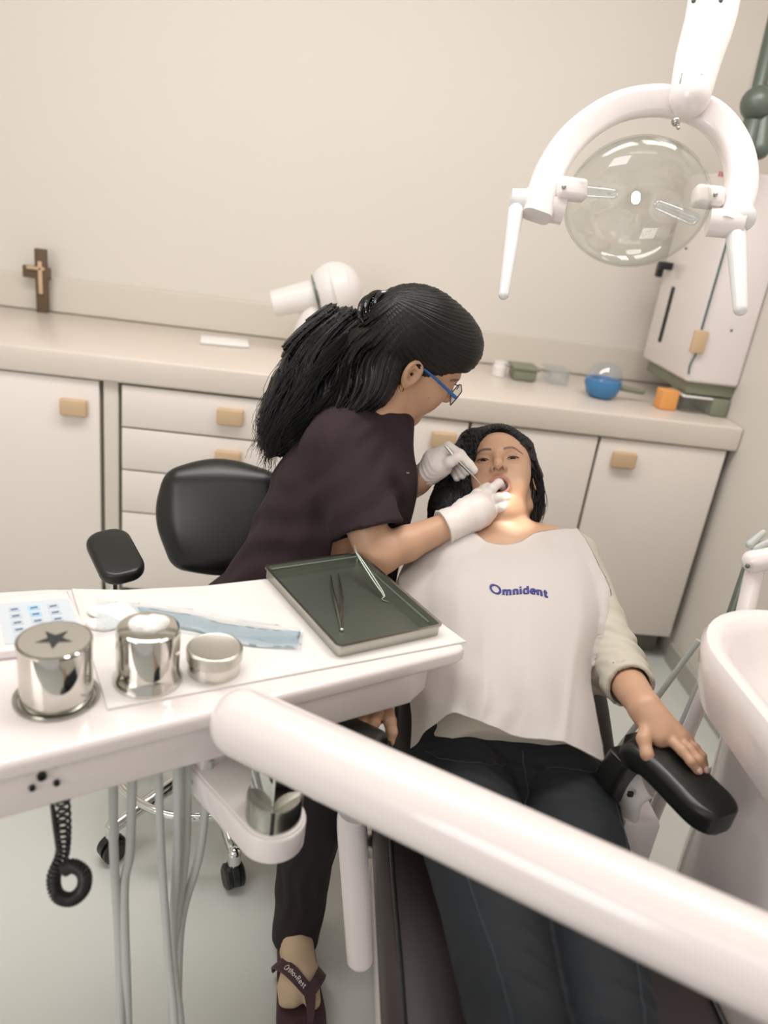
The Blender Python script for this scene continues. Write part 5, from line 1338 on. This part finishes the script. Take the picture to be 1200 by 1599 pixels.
# gloves
S = Solid(); near_hand(S, .0008); dn = norm(Nwr - Nel)
S.cap(Nwr - dn * .012, Nwr + dn * .01, .0315, .0295, k=.008); S.cap(Nwr - dn * .03, Nwr - dn * .013, .0345, .0318, k=.006); S.cut(Nwr - dn * .026, -dn, *hw(Nwr - dn * .05, .06)); S.tor(Nwr - dn * .026, basis(dn), .0335, .0335, .0016, k=.002); S.cap(Nwr - dn * .07, Nwr - dn * .045, .0300, .0300, k=.001, kind='sub')
S.disp(waves(P(722, 812, 1.455), dn, .0010, .014, .04, 5), *hw(P(730, 805, 1.455), .08)); S.disp(crinkle(.0006, 170, 8), *hw(P(745, 795, 1.465), .1))
solid_obj('glove', S, .0021, glove_m, DT_, it=3, label='pale latex glove with a rolled cuff, at the patient\'s mouth')
S = Solid(); far_hand(S, .0008); df = norm(Fwr - Fel)
S.cap(Fwr - df * .06, Fwr, .031, .0262, k=.008); S.cut(Fwr - df * .055, -df, *hw(Fwr - df * .08, .06)); S.cap(Fwr - df * .1, Fwr - df * .03, .029, .027, k=.002, kind='sub')
S.disp(waves(Fwr + df * .012, df, .0014, .009, .035, 5, .3), *hw(Fwr, .09)); S.disp(waves(P(690, 716, 1.51), df, .0007, .006, .02, 6), *hw(P(690, 716, 1.51), .05))
solid_obj('glove', S, .0019, glove_m, DT_, it=3, label='pale wrinkled latex glove pinching a thin instrument')
# scrub top
S = Solid()
S.chain([P(560, 680, 1.52), chs, pel + [0, 0, -.02]], [.085, .118, .128], k=.05)
S.cap(P(562, 655, 1.50), P(604, 652, 1.49), .060, .050, k=.04)
S.ell(P(588, 740, 1.52), (.062, .085, .085), k=.06); S.cap(P(535, 690, 1.46), P(590, 680, 1.62), .062, .062, k=.05)
S.cap(P(600, 770, 1.52), P(566, 905, 1.52), .052, .066, k=.04)
S.ell(pel + [-.02, 0, -.03], (.15, .15, .10), k=.05)
S.cap(Nsh + [.0, .0, .0], Nel + (Nsh - Nel) * .10, .064, .067, k=.022, flat=None)
S.cap(Fsh, Fel, .062, .06, k=.022)
da = norm(Nel - Nsh); hem = Nel + (Nsh - Nel) * .24
S.cut(hem, norm(da * .9 + DOWN * .3), *hw(hem + da * .06, .088)); S.cap(hem - da * .03, hem + da * .06, .050, .050, k=.002, kind='sub')
dfa = norm(Fel - Fsh); 
S.cap(HOd + HRd @ np.array([0, .0, -.05]), nk + [.016, 0, .01], .048, .043, k=.004, kind='sub'); S.cap(nk + RIGHT * .02, nk + RIGHT * .052 + DOWN * .045, .028, .010, k=.004, kind='sub')
for q_, dd_, am, lm, wd, sd_ in ((P(570, 760, 1.42), norm(RIGHT * .8 + DOWN * .6), .0035, .05, .10, 3), (P(600, 720, 1.44), norm(RIGHT - DOWN * .35), .0045, .045, .09, 4), (P(430, 850, 1.5), norm(DOWN + RIGHT * .3), .005, .06, .14, 5), (P(500, 790, 1.40), norm(RIGHT * 1. + DOWN * .2), .003, .055, .10, 6), (P(560, 700, 1.42), norm(RIGHT + DOWN * .7), .003, .035, .06, 7)):
    S.disp(waves(q_, dd_, am * .6, lm, wd, sd_), *hw(q_, .25))
S.disp(crinkle(.0016, 45, 4), *hw(chs, .5))
Ssc = S
solid_obj('scrub_top', S, .0048, scrub_m, DT_, it=2)
b = BM(); q = Ssc.project(np.array([P(636, 735, 1.48)]), 10)[0]; box(b, P(637, 738, 1.455), (.006, .003, .003), None); obj('badge_pin', b, brush_m, DT_)
# trousers
S = Solid(); S.ell(pel + [0.01, 0, -.07], (.15, .16, .10), k=0)
S.chain([hipN, kneN + [0, 0, 0], kneN + (ankN - kneN) * .45, ankN + (ankN - kneN) * .02 ], [.10, .070, .0585, .0465], k=.03)
S.chain([hipF, kneF, ankF], [.10, .070, .045], k=.03)
dk = norm(ankN - kneN); S.cut(ankN + dk * .008, dk, *hw(ankN + dk * .06, .12)); S.cap(ankN - dk * .025, ankN + dk * .06, .0365, k=.002, kind='sub')
S.disp(crinkle(.002, 42, 6), pel - .7, pel + .5)
for q_ in (P(480, 1400, 1.45),): S.disp(waves(q_, norm(RIGHT + DOWN * .2), .002, .03, .12, 2), *hw(q_, .2))
solid_obj('trousers', S, .0052, trous_m, DT_, it=2)
# sock and sandal
S = Solid(); d_, sd_, tp, heel_ = foot(S, ankN, toeN, .0012); S.cap(ankN, ankN + [0, 0, .05], .033, .034, k=.01)
S.disp(waves(ankN - [0, 0, .02], [0, .3, 1], .0012, .012, .05, 3), *hw(ankN, .1))
solid_obj('sock', S, .0028, sock_m, DT_, it=2, label='skin-coloured nylon sock split at the big toe')
FR = (np.array([0, 0, 0.]), I3)
fo = np.stack([sd_, -d_, [0, 0, 1.]], 1)      # x across, y back
fo = np.stack([np.cross(-d_, [0, 0, 1.]), -d_, [0, 0, 1.]], 1)
hl_ = np.linalg.norm((heel_ - tp) * [1, 1, 0])
sole = [(.042 * math.cos(a) * 1.05 + .0, -.028 + .034 * math.sin(a) * -1) for a in np.linspace(0, PI, 13)]
sole = [(x, y) for x, y in sole] + [(-.044, .02), (-.040, .08), (-.037, .14), (-.036, hl_)] + [(-.036 * math.cos(a), hl_ + .036 * math.sin(a)) for a in np.linspace(0, PI, 11)][1:] + [(.037, .14), (.040, .08), (.046, .02)]
SF = (tp, fo)
san = BM(); prism(san, sole, .002, .022, SF, .004, 3); sn = obj('sandal', san, sandal_m, DT_, label='maroon thong sandal with white print on the strap')
stp = lambda x, y, z: tp + fo @ np.array([x, y, z])
def strap(pts, w_, n=24):
    b = BM(); prof_ = rrect(.004, 1.0, .002, 3); P_ = spline(pts, n); ws = np.interp(np.linspace(0, 1, n), np.linspace(0, 1, len(w_)), w_); rings = []
    for i in range(n):
        t_ = norm(P_[min(i + 1, n - 1)] - P_[max(i - 1, 0)]); up = P_[i] - stp(0, .05, .02); up = norm(up - t_ * (up @ t_)); sd__ = np.cross(t_, up)
        rings.append([b.verts.new(P_[i] + up * x + sd__ * y * ws[i]) for x, y in prof_])
    for A, B in zip(rings, rings[1:]):
        for k_ in range(len(A)): b.faces.new((A[k_], A[(k_ + 1) % len(A)], B[(k_ + 1) % len(A)], B[k_]))
    b.faces.new(rings[0][::-1]); b.faces.new(rings[-1]); return b
thong = stp(-.004 * 0 + .012, -.018, .020); mid = stp(.012, .022, .068)
obj('strap', strap([stp(-.038, .112, .018), stp(-.040, .100, .046), stp(-.020, .058, .078), mid], [.026, .024, .024, .020]), sandal_m, sn)
obj('strap', strap([stp(.038, .090, .018), stp(.041, .078, .046), stp(.030, .045, .070), mid], [.024, .022, .020, .020]), sandal_m, sn)
obj('strap', strap([mid, stp(.013, .004, .060), stp(.012, -.014, .045), thong], [.022, .016, .011, .009]), sandal_m, sn)
cva = spline([stp(-.040, .100, .046), stp(-.020, .058, .078), mid], 40)
def place_s(x, y):
    L_ = 3.9; s_ = .33 + .42 * x / L_; i = s_ * 39; a = int(i); p_ = cva[a] + (cva[a + 1] - cva[a]) * (i - a); t_ = norm(cva[a + 1] - cva[a]); up = p_ - stp(0, .05, .02); up = norm(up - t_ * (up @ t_)); s2 = np.cross(t_, up); 
    s2 = s2 if s2 @ DOWN < 0 else -s2
    return p_ + up * .0026 + s2 * (y - .36) * .0115, up
GL['O'] = (GL['O'][0], .8, 0)
lettering('strap_print', 'Ortho+Rest', place_s, .11, print_m, sn, serif=False, t0=.0004)

# dentist's hair
S = Solid(); S.frame(HOd, HRd)
S.ell((0, .018, .042), (.0845, .104, .088), k=0)
S.ell((0, -.042, .066), (.068, .060, .052), k=.03)
S.ell((0, .075, .010), (.060, .045, .055), k=.04)
S.ell((0, -.072, -.045), (.085, .080, .066), R=basis((0, -.30, 1), (1, 0, 0)), k=.006, kind='sub')         # face
S.ell((-.085, .004, -.028), (.035, .026, .034), k=.004, kind='sub'); S.ell((.085, .004, -.028), (.035, .026, .034), k=.004, kind='sub')
S.ell((0, -.07, .0), (.09, .042, .048), k=.006, kind='sub')
S.ell((0, .01, -.09), (.1, .06, .04), k=.006, kind='sub')
S.world()
Hc = P(588, 484, 1.50)
S.chain([P(640, 515, 1.50), P(585, 530, 1.52), P(530, 555, 1.53), P(478, 610, 1.53), P(448, 660, 1.53), P(428, 698, 1.53)], [.06, .055, .066, .060, .046, .020], k=.035)
S.chain([P(615, 575, 1.50), P(575, 605, 1.50), P(520, 640, 1.49), P(460, 680, 1.51)], [.035, .045, .048, .030], k=.03)
S.chain([P(626, 545, 1.43), P(607, 580, 1.418), P(586, 608, 1.42), P(545, 640, 1.44)], [.024, .024, .028, .030], k=.025)
S.cap(P(578, 545, 1.46), P(560, 595, 1.46), .042, .040, k=.03)
S.chain([P(520, 510, 1.53), P(480, 555, 1.53)], [.040, .045], k=.03)
def hair_ridge_d(x, y, z):
    X = np.stack(np.broadcast_arrays(x, y, z), -1) - Hc
    r_, d_, f_ = X @ RIGHT, X @ DOWN, X @ FWD
    a = np.arctan2(d_, r_); rr_ = np.sqrt(r_ * r_ + d_ * d_)
    front = np.where(r_ > 0, 1., 0.)
    # front: lines converge on the clip; behind: lines fall with the tail
    q = (d_ * .62 + r_ * .78) * 1.0 + .02 * np.sin(d_ * 22)
    A = .00045 * np.sin(a * 170 + f_ * 380 + 5 * np.sin(f_ * 40 + a * 9)) + .0004 * np.sin(a * 61 + f_ * 90 + 3 * np.sin(f_ * 55))
    B = .0017 * np.sin(q * 620 + f_ * 300 + 2 * np.sin(d_ * 30)) + .0011 * np.sin(q * 1300 + f_ * 420) + .0028 * np.sin(q * 190 + f_ * 120)
    w_ = 1 / (1 + np.exp(-(r_ - .015) / .012))
    return A * w_ + B * (1 - w_)
S.disp(hair_ridge_d, HOd - .45, HOd + .45)
solid_obj('hair', S, .0030, hair_m, DT_, fine=[lambda V: V[:, 2] > -9], it=2)
gd = [G((560, 500, 1.50, .3), (505, 528, 1.49, .8), (455, 590, 1.48, 1), (420, 650, 1.49, 1), (412, 700, 1.50, 1.2)), G((575, 505, 1.47, .3), (520, 555, 1.45, 1), (470, 620, 1.45, 1), (430, 680, 1.47, 1), (418, 722, 1.49, 1)),
      G((585, 510, 1.45, .3), (550, 575, 1.43, 1), (505, 640, 1.43, 1), (455, 685, 1.46, 1)), G((590, 520, 1.44, .3), (575, 585, 1.43, .8), (540, 630, 1.43, 1), (490, 665, 1.44, 1)),
      G((610, 545, 1.43, .3), (600, 590, 1.44, .5), (570, 625, 1.45, .8), (520, 655, 1.44, 1)), G((545, 490, 1.52, .3), (490, 520, 1.53, .8), (440, 590, 1.53, 1), (410, 660, 1.53, 1), (415, 700, 1.53, 1))]
strands('hair_strands', gd, 520, .0009, hair_m, DT_, .016, 5, 1.6, 16)
gf = [G((742, 470, 1.47, .1), (700, 446, 1.45, .2), (640, 452, 1.45, .2), (600, 474, 1.48, .2)), G((757, 535, 1.45, .1), (720, 490, 1.42, .2), (660, 470, 1.42, .2), (605, 484, 1.46, .2)), G((700, 570, 1.40, .1), (670, 530, 1.39, .2), (630, 505, 1.41, .2), (600, 492, 1.46, .2))]
# clip: overlapping dark ovals
CLD = 1.395
b = BM(); cc_ = P(586, 481, 1.435); ck = DT_
for dx, dy, rx, ry in ((-6, 3, .020, .024), (4, -3, .021, .024), (14, -8, .015, .018)):
    c_ = P(586 + dx, 481 + dy, CLD - .002 * dx * .1); R_ = basis(-FWD + DOWN * .15, RIGHT + DOWN * .3)
    tube(b, [c_ + R_ @ np.array([rx * math.cos(a), ry * math.sin(a), .004 * math.cos(2 * a)]) for a in np.linspace(0, 2 * PI, 33)[:-1]], .0055, 10, closed=True)
ball(b, P(588, 482, CLD + .006), .02, basis(-FWD), 20, (1.1, 1.0, .35))
for i in range(5): c_ = P(578 + i * 5, 484 - i * 3, CLD); tube(b, [c_ + DOWN * -.014, c_ - FWD * .004, c_ + DOWN * .014], .0022, 8, n=10)
obj('hair_claw', b, mat('black_gloss', (20, 20, 20), .12, coat=.6, vary=(60, .1)), DT_)
b = BM()
for i in range(26):
    a = i * .5; c_ = P(586, 481, CLD - .006) + RIGHT * (.018 * math.cos(a) + .004 * (i % 3)) + DOWN * (.018 * math.sin(a)); ball(b, c_, .0011, None, 6)
obj('claw_glitter', b, steel_m, DT_)
# glasses
gR = HRd; go = lambda x, y, z: HOd + gR @ np.array([x, y, z])
b = BM(); tube(b, [go(-.078, .012, .016), go(-.076, -.035, .010), go(-.0735, -.088, .001)], [.0016, .0018, .0024], 8, n=20, flat=(HRd[:, 2], 1.5)); gl_ = obj('glasses', b, bluef_m, DT_, label='blue wire spectacles')
b = BM(); tube(b, [go(.078, .012, .016), go(.076, -.035, .010), go(.0735, -.088, .001)], [.0016, .0018, .0024], 8, n=20); obj('temple', b, bluef_m, gl_)
for s in (-1, 1):
    rp_ = [go(s * (.036 + x * 1.0), -.104 + .0 + 6 * (abs(x + .036) - .036) ** 2 * 0 + .35 * max(0, x) , -.006 + z) for x, z in rrect(.058, .034, .013, 6)]
    b = BM(); tube(b, rp_, .0011, 8, closed=True); obj('rim', b, bluef_m if s > 0 else blackp_m, gl_)
    b = bmesh.new(); vs1 = [b.verts.new(q_) for q_ in rp_]; b.faces.new(vs1); bmesh.ops.solidify(b, geom=list(b.faces), thickness=.001); obj('lens', b, lensg_m, gl_)
b = BM(); tube(b, [go(-.010, -.106, -.003), go(0, -.110, .001), go(.010, -.106, -.003)], .0012, 8, n=10); obj('bridge', b, bluef_m, gl_)
er = HOd + HRd @ np.array([-.078, .012, -.036])
b = BM(); R_ = basis(-FWD * .5 + RIGHT * .8, [0, 0, 1]); tube(b, [er + R_ @ np.array([.0065 * math.cos(a) - .003, .0065 * math.sin(a), 0]) for a in np.linspace(0, 2 * PI, 25)[:-1]], .0013, 8, closed=True); obj('earring', b, gold_m, DT_)
# probe held in the far hand
t = thing('dental_probe', 'thin steel dental probe held in the raised gloved hand, pointing at the mouth', 'dental probe', tuple(P(745, 748, 1.49)))
b = BM(); tube(b, [P(696, 696, 1.49), P(712, 715, 1.485), P(738, 742, 1.482)], [.0026, .003, .0026], 12, n=12); obj('grip', b, brush_m, t)
b = BM(); tube(b, [P(738, 742, 1.482), P(748, 753, 1.482), P(753, 757, 1.486)], [.0016, .0011, .0007], 8, n=12); obj('tip', b, steel_m, t)
